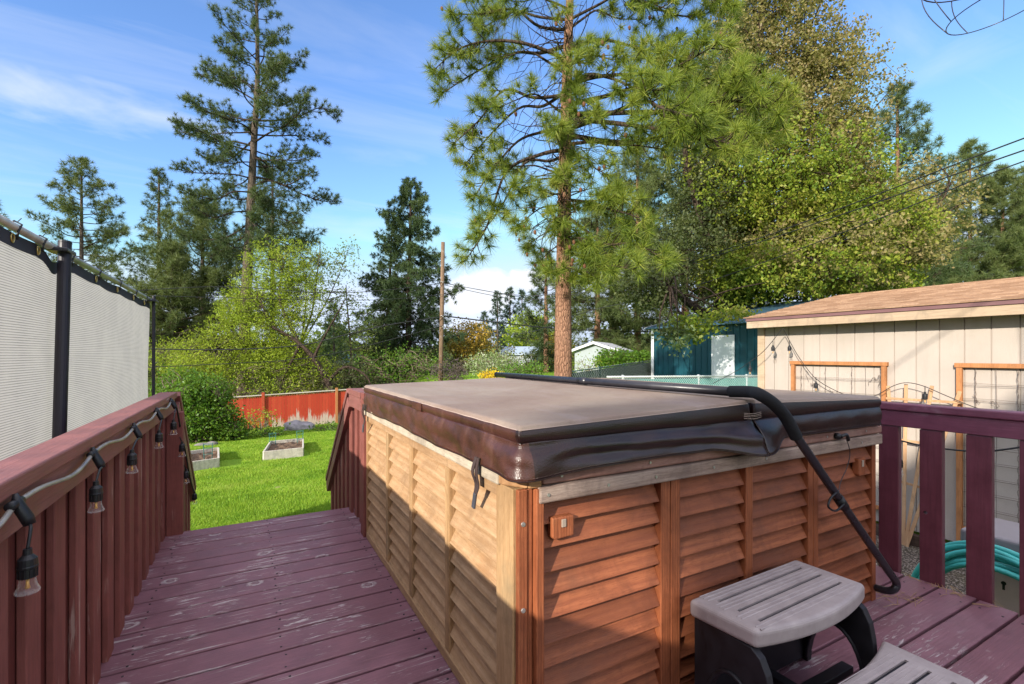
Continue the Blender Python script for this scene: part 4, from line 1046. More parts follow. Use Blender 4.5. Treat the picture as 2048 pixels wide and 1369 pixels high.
# ------------------------------------------------------------------ bulbs strung to the shed
sl2 = thing('string_light', (6.2, 3.9, 1.5), 'black cord with clear bulbs strung from the shed eave to the fence', 'string lights', 'string lights')
A = onx(1565, 657, 6.2); E0 = at(1440, 757, 6.9); mid = [at(1545, 688, 6.55), at(1500, 722, 6.7)]
p2 = spline([A, at(1530, 700, 6.55), at(1500, 724, 6.7), at(1470, 744, 6.85), at(1425, 768, 6.9)], 8)
cb = MB(); cb.tube(p2, 0.0045, 6); cb.build('cable', M['cord'], sl2, smooth=True)
for q in (at(1546, 686, 6.5), at(1500, 728, 6.7)):
    MB().tube([q + Vector((0, 0, 0.02)), q - Vector((0, 0, 0.035))], 0.0042, 6).build('lead', M['cord'], sl2)
    bulb(sl2, q - Vector((0, 0, 0.03)), False, 1.15)
sl3 = thing('string_light', (6.2, 3.0, 1.2), 'black cord with clear bulbs drooping across the shed wall and over the fan trellis', 'string lights', 'string lights')
p3 = spline([A + Vector((0, -.01, 0)), onx(1580, 684, 6.26), onx(1600, 718, 6.28), onx(1632, 758, 6.3), onx(1676, 784, 6.3), onx(1715, 796, 6.28), onx(1752, 791, 6.27), onx(1785, 773, 6.27), onx(1812, 766, 6.27), onx(1845, 772, 6.27), onx(1895, 793, 6.27), onx(1955, 817, 6.3), onx(2060, 848, 6.32)], 6)
cb = MB(); cb.tube(p3, 0.0042, 6); cb.build('cable', M['cord'], sl3, smooth=True)
for q in (onx(1579, 690, 6.24), onx(1632, 764, 6.28), onx(1850, 784, 6.24)):
    MB().tube([q + Vector((0, 0.0, 0.06)), q + Vector((0, 0, -0.01))], 0.004, 6).build('lead', M['cord'], sl3)
    bulb(sl3, q, False, 1.15)
sl4 = thing('string_light', (4.6, 2.3, 0.1), 'low black cord with one bulb hanging behind the plum balusters', 'string lights', 'string lights')
p4 = spline([onx(1690, 866, 4.6), onx(1790, 880, 4.6), onx(1840, 891, 4.6), onx(1905, 900, 4.6), onx(1975, 903, 4.6), onx(2060, 892, 4.6)], 6)
cb = MB(); cb.tube(p4, 0.0062, 8); cb.build('cable', M['cord'], sl4, smooth=True)
q = onx(1799, 914, 4.6); MB().tube([onx(1797, 882, 4.6), q], 0.004, 6).build('lead', M['cord'], sl4); bulb(sl4, q, False, 1.2)

# ------------------------------------------------------------------ hose and reel
hr = thing('hose_reel', (4.15, 1.0, -0.9), 'beige plastic hose reel box with a grey lid beyond the railing', 'hose reel')
MB().box(3.96, 4.36, 0.62, 1.285, -0.90, -0.02).build('body', M['reel'], hr, bevel=0.025, seg=3)
MB().box(3.93, 4.40, 0.60, 1.30, -0.015, 0.075).build('lid', M['reel_lid'], hr, bevel=0.02, seg=3)
kh = MB(); kc = (3.957, 1.105, -0.20)
kh.tube([(kc[0] + 0.004, kc[1], kc[2]), (kc[0] + 0.0015, kc[1], kc[2])], 0.012, 14); kh.box(kc[0] + 0.0015, kc[0] + 0.004, kc[1] - 0.006, kc[1] + 0.006, kc[2] - 0.04, kc[2]); kh.build('keyhole', M['black'], hr)
MB().box(3.956, 3.962, 1.20, 1.26, -0.39, -0.35).build('latch', M['reel_lid'], hr, bevel=0.004)
hs = MB(); r = random.Random(3)
for k in range(7):
    c = Vector((3.80 + 0.028 * (k % 4), 1.10 + r.uniform(-.02, .02), -0.42)); ry, rz = 0.33 + 0.012 * k + r.uniform(-.01, .01), 0.35 + 0.018 * k
    hs.tube([c + Vector((0.02 * math.sin(3 * a + k), ry * math.cos(a), rz * math.sin(a))) for a in np.linspace(R(-60), R(250), 50)], 0.0165, 10)
tag(hs.build('garden_hose', M['teal_hose'], smooth=True, loc=(3.82, 1.1, -0.9)), 'teal garden hose coiled in loose loops behind the plum balusters', 'hose')

# ------------------------------------------------------------------ hanging wire basket
hb = thing('wire_basket', (2.0, 0.62, 2.3), 'empty wire hanging basket frame in the top corner against the sky', 'hanging basket')
D = 1.5; bw = MB()
c0 = at(2004, 12, D); Rb = 0.130
def ring(c, r, tilt, n=40): return [c + Vector((r * math.cos(a), r * math.sin(a), tilt * r * math.cos(a + 0.6))) for a in np.linspace(0, 2 * math.pi, n)]
bw.tube(ring(c0, Rb, 0.18), 0.0016, 6, False)
bw.tube(ring(c0 + Vector((0, 0, 0.16)), 0.20, 0.1), 0.0022, 6, False)
for k in range(9):
    a = 2 * math.pi * k / 9 + 0.25; pts = []
    for q in np.linspace(0, 1, 9):
        rr_ = Rb + (0.20 - Rb) * math.sin(q * math.pi / 2); pts.append(c0 + Vector((rr_ * math.cos(a), rr_ * math.sin(a), 0.16 * q + 0.18 * Rb * math.cos(a + 0.6) * (1 - q))))
    bw.tube(pts, 0.0015, 6)
MB.build(bw, 'wire_frame', M['tubeblack'], hb, smooth=True)
ch = MB(); hook = c0 + Vector((0, 0, 0.62))
for k in range(3):
    a = 2 * math.pi * k / 3; ch.tube([c0 + Vector((0.20 * math.cos(a), 0.20 * math.sin(a), 0.16)), hook], 0.0015, 5)
ch.build('chain', M['tubeblack'], hb)
hk = thing('hook_pole', (3.19, 0.05, -0.9), 'black shepherd hook pole holding the wire basket', 'hook pole')
MB().tube(spline([(3.19, 0.05, -0.95), (3.19, 0.05, 1.2), (3.19, 0.05, 2.8), (3.0, 0.12, 3.1), (2.6, 0.28, 3.1), (hook.x + 0.12, hook.y - 0.07, hook.z + 0.06), (hook.x, hook.y, hook.z - 0.01)], 8), 0.008, 8).build('pole', M['tubeblack'], hk, smooth=True)

# ------------------------------------------------------------------ unseen house behind the photographer, set aside and shaped to cast shade
hz = thing('house', (-6, -7, -1), 'unseen two storey beige house added behind the deck to cast shade', 'house')
MB().box(-9.10, -2.6, -10.0, -4.02, -1.2, 5.3).build('wall', M['siding'], hz)
MB().prism([(-9.95, -4.0, 5.72), (-9.11, -4.0, 4.98), (-2.6, -4.0, 4.98), (-2.2, -4.0, 5.72)], (0, -6.2, 0)).build('roof', M['fascia'], hz)  # slanted end shaped for the shadow edge on the tub front

# ------------------------------------------------------------------ raised beds
def bed(fl, fr, bl, name_label):
    w_ = (fr - fl).length; dpt = (bl - fl).length
    o = thing('raised_bed', fl, name_label, 'raised bed', 'raised garden beds')
    ux = (fr - fl).normalized(); uy = (bl - fl).normalized(); H = 0.20; t_ = 0.045
    z0 = Vector((0, 0, -0.04)); hz_ = Vector((0, 0, H / 2))
    for (a, b_) in ((fl, fr), (bl, bl + ux * w_)):
        MB().bar(a + hz_, b_ + hz_, t_, H + 0.06).build('long_board', M['bed'], o, bevel=0.006)
    for a in (fl, fl + ux * w_):
        MB().bar(a + uy * t_ / 2 + hz_, a + uy * (dpt - t_ / 2) + hz_, t_, H + 0.055).build('end_board', M['bed'], o, bevel=0.006)
    r = np.random.default_rng(int(w_ * 100)); n = 26; V = []
    for j in range(n):
        for i in range(n):
            q = fl + ux * (0.03 + (w_ - 0.06) * i / (n - 1)) + uy * (0.03 + (dpt - 0.06) * j / (n - 1)); V.append((q.x, q.y, q.z + 0.13 + 0.025 * math.sin(i * 0.7) * math.sin(j * .5) + r.normal(0, 0.012)))
    k = np.arange(n - 1)[:, None] * n + np.arange(n - 1)[None]
    raw('soil', V, np.stack([k, k + 1, k + n + 1, k + n], -1).reshape(-1, 4), M['soil'], o, smooth=True)
    return o
q0, q1, q2 = drop(527, 921), drop(606, 912), drop(541, 897)
bed(q0, q1, q2, 'bleached wooden raised bed in the middle of the lawn with wire hoops at both ends')
p0, p1, p2_ = drop(366, 946), drop(437, 935), drop(378, 919)
bed(p0, p1, p2_, 'bleached wooden raised bed partly hidden behind the stair railing')
def hoops(c, ux, label):
    o = thing('wire_cage', c, label, 'plant cage', 'wire plant cages'); m = MB()
    for k in range(3):
        for s in (-1, 1): m.tube([c + ux * (0.08 * s) + Vector((0, 0.05 * k, 0)), c + ux * (0.10 * s) + Vector((0, 0.05 * k, 0.42))], 0.006, 5)
    for zz in (0.15, 0.3, 0.4):
        m.tube([c + Vector((0.10 * math.cos(a), 0.05 + 0.10 * math.sin(a), zz)) for a in np.linspace(0, 2 * math.pi, 14)], 0.005, 5, False)
    tag_o = m.build('wire', M['greenwire'], o); return o
ux = (q1 - q0).normalized()
hoops(q2 + ux * 0.05 + Vector((0, -0.3, 0.1)), ux, 'green wire plant cage in the left end of the middle raised bed')
hoops(q2 + (q1 - q0) - ux * 0.12 + Vector((0, -0.3, 0.1)), ux, 'green wire plant cage in the right end of the middle raised bed')
hoops(p1 - ux * 0.25 + Vector((0, 0.5, 0.1)), ux, 'green wire plant cage in the raised bed beside the stair railing')

# ------------------------------------------------------------------ red fence at the end of the lawn
def fence_mat():
    m, t, p, o = new_mat('peeling_red_fence')
    v = t.obj(); x, y, z = t.sep(v); isl = t.island()
    n = t.noise(t.scale(v, (1, 1, 0.12)), 16, 5, 0.7); n2 = t.noise(t.scale(v, (1, 1, 0.3)), 1.1, 4, 0.6)
    c = t.mix(isl, (0.33, 0.034, 0.016), (0.43, 0.06, 0.026))
    c = t.mix(t.mapr(n, 0.5, 0.75, 0, 0.4), c, (0.24, 0.035, 0.018))
    # bare grey wood: bottom of the boards, more towards the middle bays
    h = t.math('ADD', t.math('MULTIPLY', z, -0.75), t.math('ADD', t.math('MULTIPLY', n, 1.1), t.math('MULTIPLY', isl, 0.5)))
    h = t.math('ADD', h, t.math('MULTIPLY', t.mapr(x, -0.5, 2.5), 0.42))
    bare = t.mapr(h, 0.74, 0.90)
    c = t.mix(t.math('MULTIPLY', bare, 0.9), c, (0.42, 0.36, 0.30))
    fin(t, p, c, 0.75, t.bump(n, 0.3, 0.01), spec=0.2); return m
M['fence'] = fence_mat()
M['fencered'] = painted('fence_red_paint', 'z', (0.38, 0.065, 0.028), (0.4, 0.33, 0.27), 0.2, 0.7, 0.2, 0.1)
FY = 27.0
fn = thing('red_fence', (0, FY, -2.55), 'faded red board fence with peeling grey lower boards at the end of the lawn', 'fence')
b = MB(); r = random.Random(5)
x = -9.0; pk = MB()
def ftop(x): return -0.80 + 0.035 * (x - 2.0)
while x < 9.5:
    w_ = 0.135; zt = ftop(x); pk.box(x, x + w_, FY, FY + 0.02, zt - 1.80 + r.uniform(-0.03, 0.02), zt - 0.14); x += w_ + 0.006
pk.build('boards', M['fence'], fn); 
fn.children[0].name = 'board_panel'
tp = MB(); 
for x in np.arange(-9, 9.4, 0.5): tp.bar((x, FY - 0.01, ftop(x) - 0.02), (x + 0.5, FY - 0.01, ftop(x + 0.5) - 0.02), 0.12, 0.04)
tp.build('top_cap', M['bed'], fn)
tp = MB()
for x in np.arange(-9, 9.4, 0.08): tp.box(x, x + 0.03, FY - 0.012, FY + 0.01, ftop(x) - 0.15, ftop(x) - 0.05)
tp.box(-9, 9.4, FY + 0.022, FY + 0.05, -2.2, -2.1)
tp.build('lattice', M['fencered'], fn)
for i, x in enumerate((-8.3, -4.9, -1.5, 0.62, 4.1, 7.8)):
    MB().box(x - 0.065, x + 0.065, FY - 0.09, FY - 0.022, ftop(x) - 1.9, ftop(x) + 0.11).build('post', M['fencered'] if i != 4 else M['frame_x'], fn, bevel=0.008)

# ------------------------------------------------------------------ rocks
def rock(c, s, seed, label, col):
    r = np.random.default_rng(seed); n, m_ = 18, 26; V = []
    ph = r.uniform(0, 6, 12)
    for j in range(n + 1):
        th = math.pi * j / n
        for i in range(m_):
            a = 2 * math.pi * i / m_
            d = Vector((math.sin(th) * math.cos(a), math.sin(th) * math.sin(a), math.cos(th)))
            q = 1 + 0.16 * math.sin(2.3 * d.x * 2 + ph[0]) + 0.14 * math.sin(3.1 * d.y * 2 + ph[1]) + 0.08 * math.sin(6 * d.z + ph[2] + 4 * d.x) + 0.05 * math.sin(11 * d.x + 9 * d.y + ph[3])
            V.append((c.x + d.x * s[0] * q, c.y + d.y * s[1] * q, c.z + d.z * s[2] * q))
    k = np.arange(n)[:, None] * m_; i = np.arange(m_)[None]; i2 = (i + 1) % m_
    F = np.stack([k + i, k + m_ + i, k + m_ + i2, k + i2], -1).reshape(-1, 4)
    mm = plain('stone', col, 0.9, 0, 0.2, 0.4, 3.0, 0.6)
    o = raw('boulder', V, F, mm, None, smooth=True)
    return tag(o, label, 'boulder', 'boulders at the edge of the lawn')
c = drop(597, 862); rock(c + Vector((0, 0.3, 0.02)), (0.66, 0.5, 0.36), 1, 'grey boulder on the grass in front of the red fence', (0.26, 0.24, 0.25))
c = drop(392, 885); rock(c + Vector((0, 0.3, 0.05)), (0.62, 0.5, 0.36), 2, 'brown boulder under the big green bush beside the stair railing', (0.16, 0.11, 0.08))
c = drop(415, 892); rock(c, (0.34, 0.25, 0.13), 4, 'low flat grey rock at the foot of the brown boulder', (0.18, 0.16, 0.15))

# ------------------------------------------------------------------ teal metal building
def ribbed(name, col, pitch, axis, col2=None):
    m, t, p, o = new_mat(name); v = t.obj(); x = t.sep(v)['xyz'.index(axis)]
    n = t.noise(v, 0.5, 3)
    fin(t, p, t.mix(t.mapr(t.noise(v, 3.0, 4), 0.5, 0.7, 0, 0.3), t.mix(t.mapr(n, 0.3, 0.7), col, tuple(q * 1.2 for q in col)), (0.02, 0.085, 0.095)), 0.45, None, 0, 0.4); return m
M['teal'] = ribbed('teal_metal', (0.008, 0.056, 0.076), 0.3, 'y')
M['tealroof'] = plain('blue_grey_roof', (0.06, 0.13, 0.19), 0.4, 0.2, 0.5, 0.15)
M['white'] = plain('white_paint', (0.68, 0.70, 0.72), 0.5, 0, 0.4, 0.06, 3)
TX = 16.8
tb = thing('metal_building', (20.5, 12, -0.3), 'dark teal ribbed metal building with a white door behind the chain link fence', 'building')
b = MB(); b.box(TX, 25.0, 4.0, 16.8, -0.9, 2.42)
y = 16.75
while y > 4.1: b.box(TX - 0.028, TX + 0.01, y - 0.03, y + 0.03, -0.9, 2.40); y -= 0.305
b.prism([(TX, 16.8, 2.42), (21.0, 16.8, 3.42), (25.0, 16.8, 2.42)], (0, -0.05, 0))
b.build('wall', M['teal'], tb)
MB().prism([(16.55, 17.0, 2.42), (21.0, 17.0, 3.48), (25.4, 17.0, 2.42), (25.4, 17.0, 2.34), (21.0, 17.0, 3.40), (16.55, 17.0, 2.36)], (0, -13.2, 0)).build('roof', M['tealroof'], tb)
MB().box(TX - 0.05, TX - 0.03, 16.66, 16.82, -0.9, 2.40).build('corner_trim', M['white'], tb)
MB().prism([(16.53, 17.03, 2.44), (21.0, 17.03, 3.52), (21.0, 17.03, 3.44), (16.53, 17.03, 2.36)], (0, -0.022, 0)).build('roof_trim', M['white'], tb)
dr = MB().box(TX - 0.055, TX - 0.03, 12.44, 13.34, -0.15, 1.87).build('door', M['white'], tb, bevel=0.006)
fr_ = MB(); fr_.box(TX - 0.062, TX - 0.031, 13.345, 13.42, -0.15, 1.94); fr_.box(TX - 0.062, TX - 0.031, 12.36, 12.435, -0.15, 1.94); fr_.box(TX - 0.062, TX - 0.031, 12.4355, 13.3445, 1.875, 1.94); fr_.build('door_frame', M['white'], tb)
MB().tube([(TX - 0.10, 12.53, 0.72), (TX - 0.05, 12.53, 0.72)], 0.035, 12).build('handle', M['steel'], dr, smooth=True)

# ------------------------------------------------------------------ chain link fences
M['mesh'] = plain('galvanised_mesh', (0.55, 0.58, 0.56), 0.5, 0.4, 0.5, 0.1)
M['slat_teal'] = plain('teal_privacy_slat', (0.06, 0.30, 0.27), 0.55, 0, 0.4, 0.2, 3)
M['slat_green'] = plain('dark_green_slat', (0.012, 0.05, 0.045), 0.6, 0, 0.3, 0.3, 3)
def chain(a, b_, h, label, slat, posts, cell=0.075, rail=M['mesh']):
    o = thing('chain_link_fence', a, label, 'chain link fence', 'chain link fences')
    a, b_ = Vector(a), Vector(b_); d = (b_ - a); L = d.length; d.normalize(); nrm = Vector((d.y, -d.x, 0)).normalized()
    sl = MB(); x = 0.0; up = Vector((0, 0, 1))
    while x < L:
        q = a + d * x; sl.prism([q - up * h, q + d * (cell * 0.86) - up * h, q + d * (cell * 0.86) - up * 0.06, q - up * 0.06], nrm * 0.006); x += cell
    s_ = sl.build('privacy_slat', slat, o); s_['kind'] = 'stuff'
    me = MB(); off = nrm * 0.012
    seen = 0.75           # wire is woven over the whole height
    n = int(L / cell)
    for k in range(-int(h / cell), n + 1):
        for s in (1, -1):
            p0 = a + d * (k * cell); t0, t1 = 0.0, h
            x0, x1 = (k * cell, k * cell + h) if s > 0 else (k * cell + h, k * cell)
            lo = max(0, min(1, (0 - x0) / (x1 - x0))) if x1 != x0 else 0
            pts = []
            for f_ in (0.0, 1.0):
                xx = x0 + (x1 - x0) * f_; pts.append((xx, -h + h * f_))
            (xa, za), (xb, zb) = pts
            def clip(xa, za, xb, zb):
                if xa < 0: f = (0 - xa) / (xb - xa); xa, za = 0, za + (zb - za) * f
                if xa > L: f = (xa - L) / (xa - xb); xa, za = L, za + (zb - za) * f
                return xa, za
            if max(xa, xb) < 0 or min(xa, xb) > L: continue
            A_ = clip(xa, za, xb, zb); B_ = clip(xb, zb, xa, za)
            P0 = a + d * A_[0] + up * A_[1] + off * (1 if s > 0 else 1.5); P1 = a + d * B_[0] + up * (B_[1] + 0.03) + off * (1 if s > 0 else 1.5)
            me.bar(P0, P1, 0.006, 0.006)
    me.build('wire_mesh', M['mesh'], o)
    MB().tube([a, b_], 0.022, 10).build('top_rail', rail, o, smooth=True)
    for x in posts:
        q = a + d * x; MB().tube([q - up * (h + 0.2) - off, q + up * 0.05 - off], 0.03, 10).build('post', rail, o, smooth=True)
    return o
chain((7.9, 9.45, 0.60), (15.0, 8.95, 0.50), 1.45, 'silver chain link fence with teal slats in front of the metal building', M['slat_teal'], (0.5, 3.1, 5.0, 7.0))
fa, fb = at(1140, 744, 17.0), at(1310, 721, 24.0)
chain(fa, fb, 1.5, 'dark green slatted chain link fence rising behind the pine trunk', M['slat_green'], (0.1, 2.4, 4.8, 7.0), 0.15, M['slat_green'])

# ------------------------------------------------------------------ far sheds
def gable(name, c, w_, l_, h, rise, rotz, wallm, roofm, label, grp):
    o = thing(name, c, label, 'shed', grp)
    def tr(x, y, z):
        return (c[0] + x * math.cos(rotz) - y * math.sin(rotz), c[1] + x * math.sin(rotz) + y * math.cos(rotz), c[2] + z)
    b = MB(); vs = [tr(x, y, z) for (x, y, z) in ((-w_/2, -l_/2, 0), (w_/2, -l_/2, 0), (w_/2, l_/2, 0), (-w_/2, l_/2, 0), (-w_/2, -l_/2, h), (w_/2, -l_/2, h), (w_/2, l_/2, h), (-w_/2, l_/2, h), (0, -l_/2, h + rise), (0, l_/2, h + rise))]
    b.add(vs, [(0, 1, 5, 8, 4), (2, 3, 7, 9, 6), (1, 2, 6, 5), (3, 0, 4, 7)]); b.build('wall', wallm, o)
    r_ = MB()
    for s in (-1, 1):
        e = [(s * (w_/2 + 0.3), -l_/2 - 0.3, h - 0.1), (s * (w_/2 + 0.3), l_/2 + 0.3, h - 0.1), (0, l_/2 + 0.3, h + rise + 0.05), (0, -l_/2 - 0.3, h + rise + 0.05)]
        top = [tr(x, y, z + 0.15) for x, y, z in e]; bot = [tr(x, y, z) for x, y, z in e]
        r_.add(bot + top, [(0, 1, 2, 3), (4, 7, 6, 5), (0, 4, 5, 1), (1, 5, 6, 2), (2, 6, 7, 3), (3, 7, 4, 0)])
    r_.build('roof', roofm, o); return o
M['pale'] = plain('pale_siding', (0.30, 0.34, 0.35), 0.6, 0, 0.3, 0.1, 0.5)
M['roofwhite'] = plain('white_metal_roof', (0.58, 0.58, 0.60), 0.45, 0, 0.4, 0.05, 0.5)
M['roofblue'] = plain('pale_blue_roof', (0.30, 0.37, 0.45), 0.5, 0, 0.4, 0.05, 0.5)
q = at(1206, 742, 30.5); gable('far_shed', (q.x, q.y, -0.6), 2.4, 4.6, 1.95, 0.38, R(-52), M['pale'], M['roofwhite'], 'pale shed with a white metal roof just right of the big pine trunk', 'far sheds')
q = at(1045, 735, 45); gable('far_shed', (q.x, q.y, -0.8), 2.5, 3.0, 2.0, 0.5, R(38), M['pale'], M['roofblue'], 'small white shed with a blue grey roof left of the big pine trunk', 'far sheds')
q = at(730, 742, 60); gable('far_shed', (q.x, q.y, -2.9), 5.0, 7, 2.5, 1.4, R(20), M['pale'], M['tealroof'], 'distant pale house hidden among the trees left of the utility pole', 'far sheds')

# ------------------------------------------------------------------ utility pole and wires
M['polewood'] = wood('utility_pole_wood', 'z', (0.12, 0.075, 0.045), (0.24, 0.155, 0.095), 10, 0.85, 0.1, 0.4, (0.3, 0.28, 0.26), 0.1)
PD = 30.0; pb, pt = at(880, 760, PD), at(886, 485, PD); pb.z = -3.0
up_ = thing('utility_pole', pb, 'weathered brown wooden utility pole in front of the dark spruce', 'utility pole')
MB().tube([pb, pb.lerp(pt, 0.5), pt], [0.155, 0.135, 0.115], 14).build('pole', M['polewood'], up_, smooth=True)
m_ = MB()
for yy in (566, 634, 655):
    q = at(884.5, yy, PD); m_.tube([q + Vector((-0.02, -0.16, 0)), q + Vector((-0.04, -0.26, 0))], 0.035, 8); m_.tube([q + Vector((-0.14, -0.1, 0.06)), q + Vector((0.14, -0.1, 0.06))], 0.02, 6)
m_.build('insulator', M['steel'], up_, smooth=True)
def wire(pts, r, label, n=10, grp='overhead wires'):
    P = spline(pts, n); b = MB(); b.tube(P, r, 5)
    tag(b.build('overhead_wire', M['cord'], smooth=True, loc=P[0]), label, 'wire', grp)
Pm = lambda y: at(885, y, PD - 0.2)
wire([at(2400, 155, 9), at(2048, 277, 11), at(1700, 410, 15), at(1480, 490, 19), at(1250, 560, 24), at(1060, 592, 27), Pm(566)], 0.018, 'topmost black overhead wire crossing in front of the orange green maple')
wire([at(2400, 190, 9), at(2048, 301, 11), at(1700, 424, 15), at(1480, 497, 19), at(1250, 565, 24), at(1060, 600, 27), Pm(570)], 0.018, 'middle black overhead wire just below the topmost wire over the maple')
wire([at(2400, 225, 9), at(2048, 323, 11), at(1760, 437, 14), at(1500, 535, 19), at(1330, 590, 22), at(1180, 622, 25), at(1040, 668, 28), Pm(655)], 0.016, 'lowest black overhead wire sloping down in front of the maple')
wire([Pm(632), at(1000, 646, 32), at(1110, 657, 34), at(1305, 664, 36), at(1500, 655, 39)], 0.042, 'thick black cable running right from the utility pole behind the pine trunk')
wire([Pm(634), at(780, 650, 28), at(700, 668, 27), at(600, 691, 26), at(440, 700, 24), at(250, 697, 22)], 0.030, 'thick black cable running left from the utility pole through the leaning tree')
wire([Pm(652), at(780, 680, 28), at(670, 707, 27), at(560, 722, 26), at(300, 735, 23)], 0.020, 'thin low cable running left from the utility pole over the red fence')
wire([Pm(566), at(780, 580, 28), at(650, 586, 27), at(450, 574, 25), at(270, 582, 23)], 0.018, 'upper thin wire running left from the utility pole through the lime tree')
wire([Pm(566), at(960, 580, 34), at(1080, 600, 40), at(1170, 604, 46)], 0.02, 'thin upper wire running right from the utility pole against the clouds')
wire([at(300, 592, 20), at(450, 596, 22), at(600, 600, 25), at(760, 600, 28), Pm(590)], 0.014, 'faint wire behind the lime tree, under the upper thin wire')
# ------------------------------------------------------------------ plants
def bark(name, a, b, c, sc=9.0):
    m, t, p, o = new_mat(name); v = t.obj()
    vv = t.scale(v, (1, 1, 0.28)); d = t.voro(t.vmath('ADD', vv, t.scale(t.vmath('MULTIPLY', (1, 1, 1), (0, 0, 0)), (1, 1, 1))), sc, 'DISTANCE_TO_EDGE'); n = t.noise(vv, sc * 2.2, 6, 0.7); n2 = t.noise(v, 1.2, 3)
    col = t.mix(t.mapr(n, 0.3, 0.7), a, b); col = t.mix(t.mapr(d, 0.10, 0.0), col, c); col = t.mix(t.mapr(n2, 0.45, 0.7, 0, 0.4), col, b)
    fin(t, p, col, 0.92, t.bump(t.math('ADD', t.math('MULTIPLY', t.mapr(d, 0, 0.2), 0.7), n), 0.9, 0.03), spec=0.1); return m
B_PINE = bark('ponderosa_bark', (0.22, 0.11, 0.065), (0.42, 0.235, 0.15), (0.10, 0.045, 0.03), 24)
B_GREY = bark('grey_bark', (0.075, 0.055, 0.042), (0.16, 0.125, 0.10), (0.03, 0.022, 0.018), 8)
B_DARK = bark('dark_bark', (0.035, 0.024, 0.018), (0.085, 0.06, 0.045), (0.015, 0.01, 0.008), 8)
B_TWIG = plain('grey_twig', (0.17, 0.13, 0.095), 0.9, 0, 0.1, 0.35, 3)
L_PINE = leafy('near_pine_needles', [(0.055, 0.095, 0.020), (0.13, 0.19, 0.028), (0.26, 0.32, 0.042), (0.42, 0.41, 0.09)], 0.38, 0.45, 1.6)
L_PINE2 = leafy('dark_pine_needles', [(0.035, 0.066, 0.028), (0.07, 0.105, 0.038), (0.12, 0.15, 0.055)], 0.25, 0.5, 0.25)
L_PINE3 = leafy('olive_pine_needles', [(0.055, 0.085, 0.030), (0.105, 0.14, 0.042), (0.17, 0.19, 0.065)], 0.28, 0.5, 0.25)
L_SPRUCE = leafy('spruce_needles', [(0.030, 0.062, 0.030), (0.06, 0.10, 0.038), (0.10, 0.135, 0.045)], 0.2, 0.5, 0.3)
L_FAR = leafy('far_conifer_needles', [(0.030, 0.060, 0.040), (0.055, 0.090, 0.055)], 0.2, 0.6, 0.1)
L_MAPU = leafy('maple_leaves_tan', [(0.10, 0.12, 0.028), (0.20, 0.185, 0.055), (0.30, 0.225, 0.10), (0.24, 0.26, 0.055)], 0.40, 0.45, 0.30)
L_MAPL = leafy('maple_leaves_green', [(0.07, 0.13, 0.018), (0.16, 0.235, 0.025), (0.28, 0.32, 0.035), (0.36, 0.30, 0.08)], 0.42, 0.45, 0.28)
L_DULL = leafy('dull_leaves', [(0.035, 0.055, 0.018), (0.075, 0.095, 0.030), (0.12, 0.13, 0.05)], 0.30, 0.5, 0.3)
L_LIME = leafy('lime_leaves', [(0.16, 0.24, 0.015), (0.27, 0.36, 0.025), (0.40, 0.44, 0.05)], 0.45, 0.5, 0.4)
L_BIRCH = leafy('fresh_thin_leaves', [(0.14, 0.19, 0.04), (0.24, 0.30, 0.06)], 0.45, 0.5, 0.4)
L_BUSH = leafy('bush_leaves', [(0.045, 0.115, 0.012), (0.09, 0.19, 0.018), (0.17, 0.28, 0.03)], 0.35, 0.4, 0.9)
L_ORANGE = leafy('orange_leaves', [(0.25, 0.17, 0.025), (0.45, 0.28, 0.04), (0.34, 0.32, 0.04)], 0.4, 0.5, 0.4)
L_YEL = leafy('yellow_flowers', [(0.65, 0.42, 0.01), (0.80, 0.58, 0.02)], 0.3, 0.6, 2.0)
L_WHITE = leafy('white_blossom', [(0.13, 0.2, 0.05), (0.25, 0.32, 0.12), (0.62, 0.64, 0.52)], 0.35, 0.6, 1.2)
L_PURP = leafy('brown_twigs', [(0.06, 0.05, 0.05), (0.11, 0.08, 0.075)], 0.1, 0.8, 0.6)

def needle_tris(C, U, L, N, wd, rng, spread=1.0, twig=0.3):
    C = np.repeat(C, N, 0); U = np.repeat(U, N, 0); n = len(C)
    L = np.repeat(np.broadcast_to(L, (n // N,)), N) * rng.uniform(0.7, 1.1, n)
    R_ = rng.normal(size=(n, 3)); R_ /= np.linalg.norm(R_, axis=1, keepdims=True)
    D = U * 0.55 + R_ * spread; D /= np.linalg.norm(D, axis=1, keepdims=True)
    D[:, 2] -= 0.08; B = C - U * (rng.uniform(0, twig, n) * L)[:, None]
    W = np.cross(D, rng.normal(size=(n, 3))); W /= np.linalg.norm(W, axis=1, keepdims=True) + 1e-9
    w_ = wd * rng.uniform(0.7, 1.2, n)[:, None]
    V = np.stack([B - W * w_, B + W * w_, B + D * L[:, None]], 1).reshape(-1, 3)
    return V, np.arange(len(V), dtype=np.int32).reshape(-1, 3)

def leaf_quads(P, size, rng, up=0.3, aspect=0.6):
    n = len(P); D = rng.normal(size=(n, 3)); D[:, 2] -= 0.25; D /= np.linalg.norm(D, axis=1, keepdims=True)
    Nn = rng.normal(size=(n, 3)); Nn[:, 2] += up * 2; S = np.cross(D, Nn); S /= np.linalg.norm(S, axis=1, keepdims=True) + 1e-9
    s = (size * rng.uniform(0.6, 1.25, n))[:, None]
    V = np.stack([P, P + D * s * 0.5 + S * s * aspect * 0.5, P + D * s, P + D * s * 0.5 - S * s * aspect * 0.5], 1).reshape(-1, 3)
    return V, np.arange(len(V), dtype=np.int32).reshape(-1, 4)

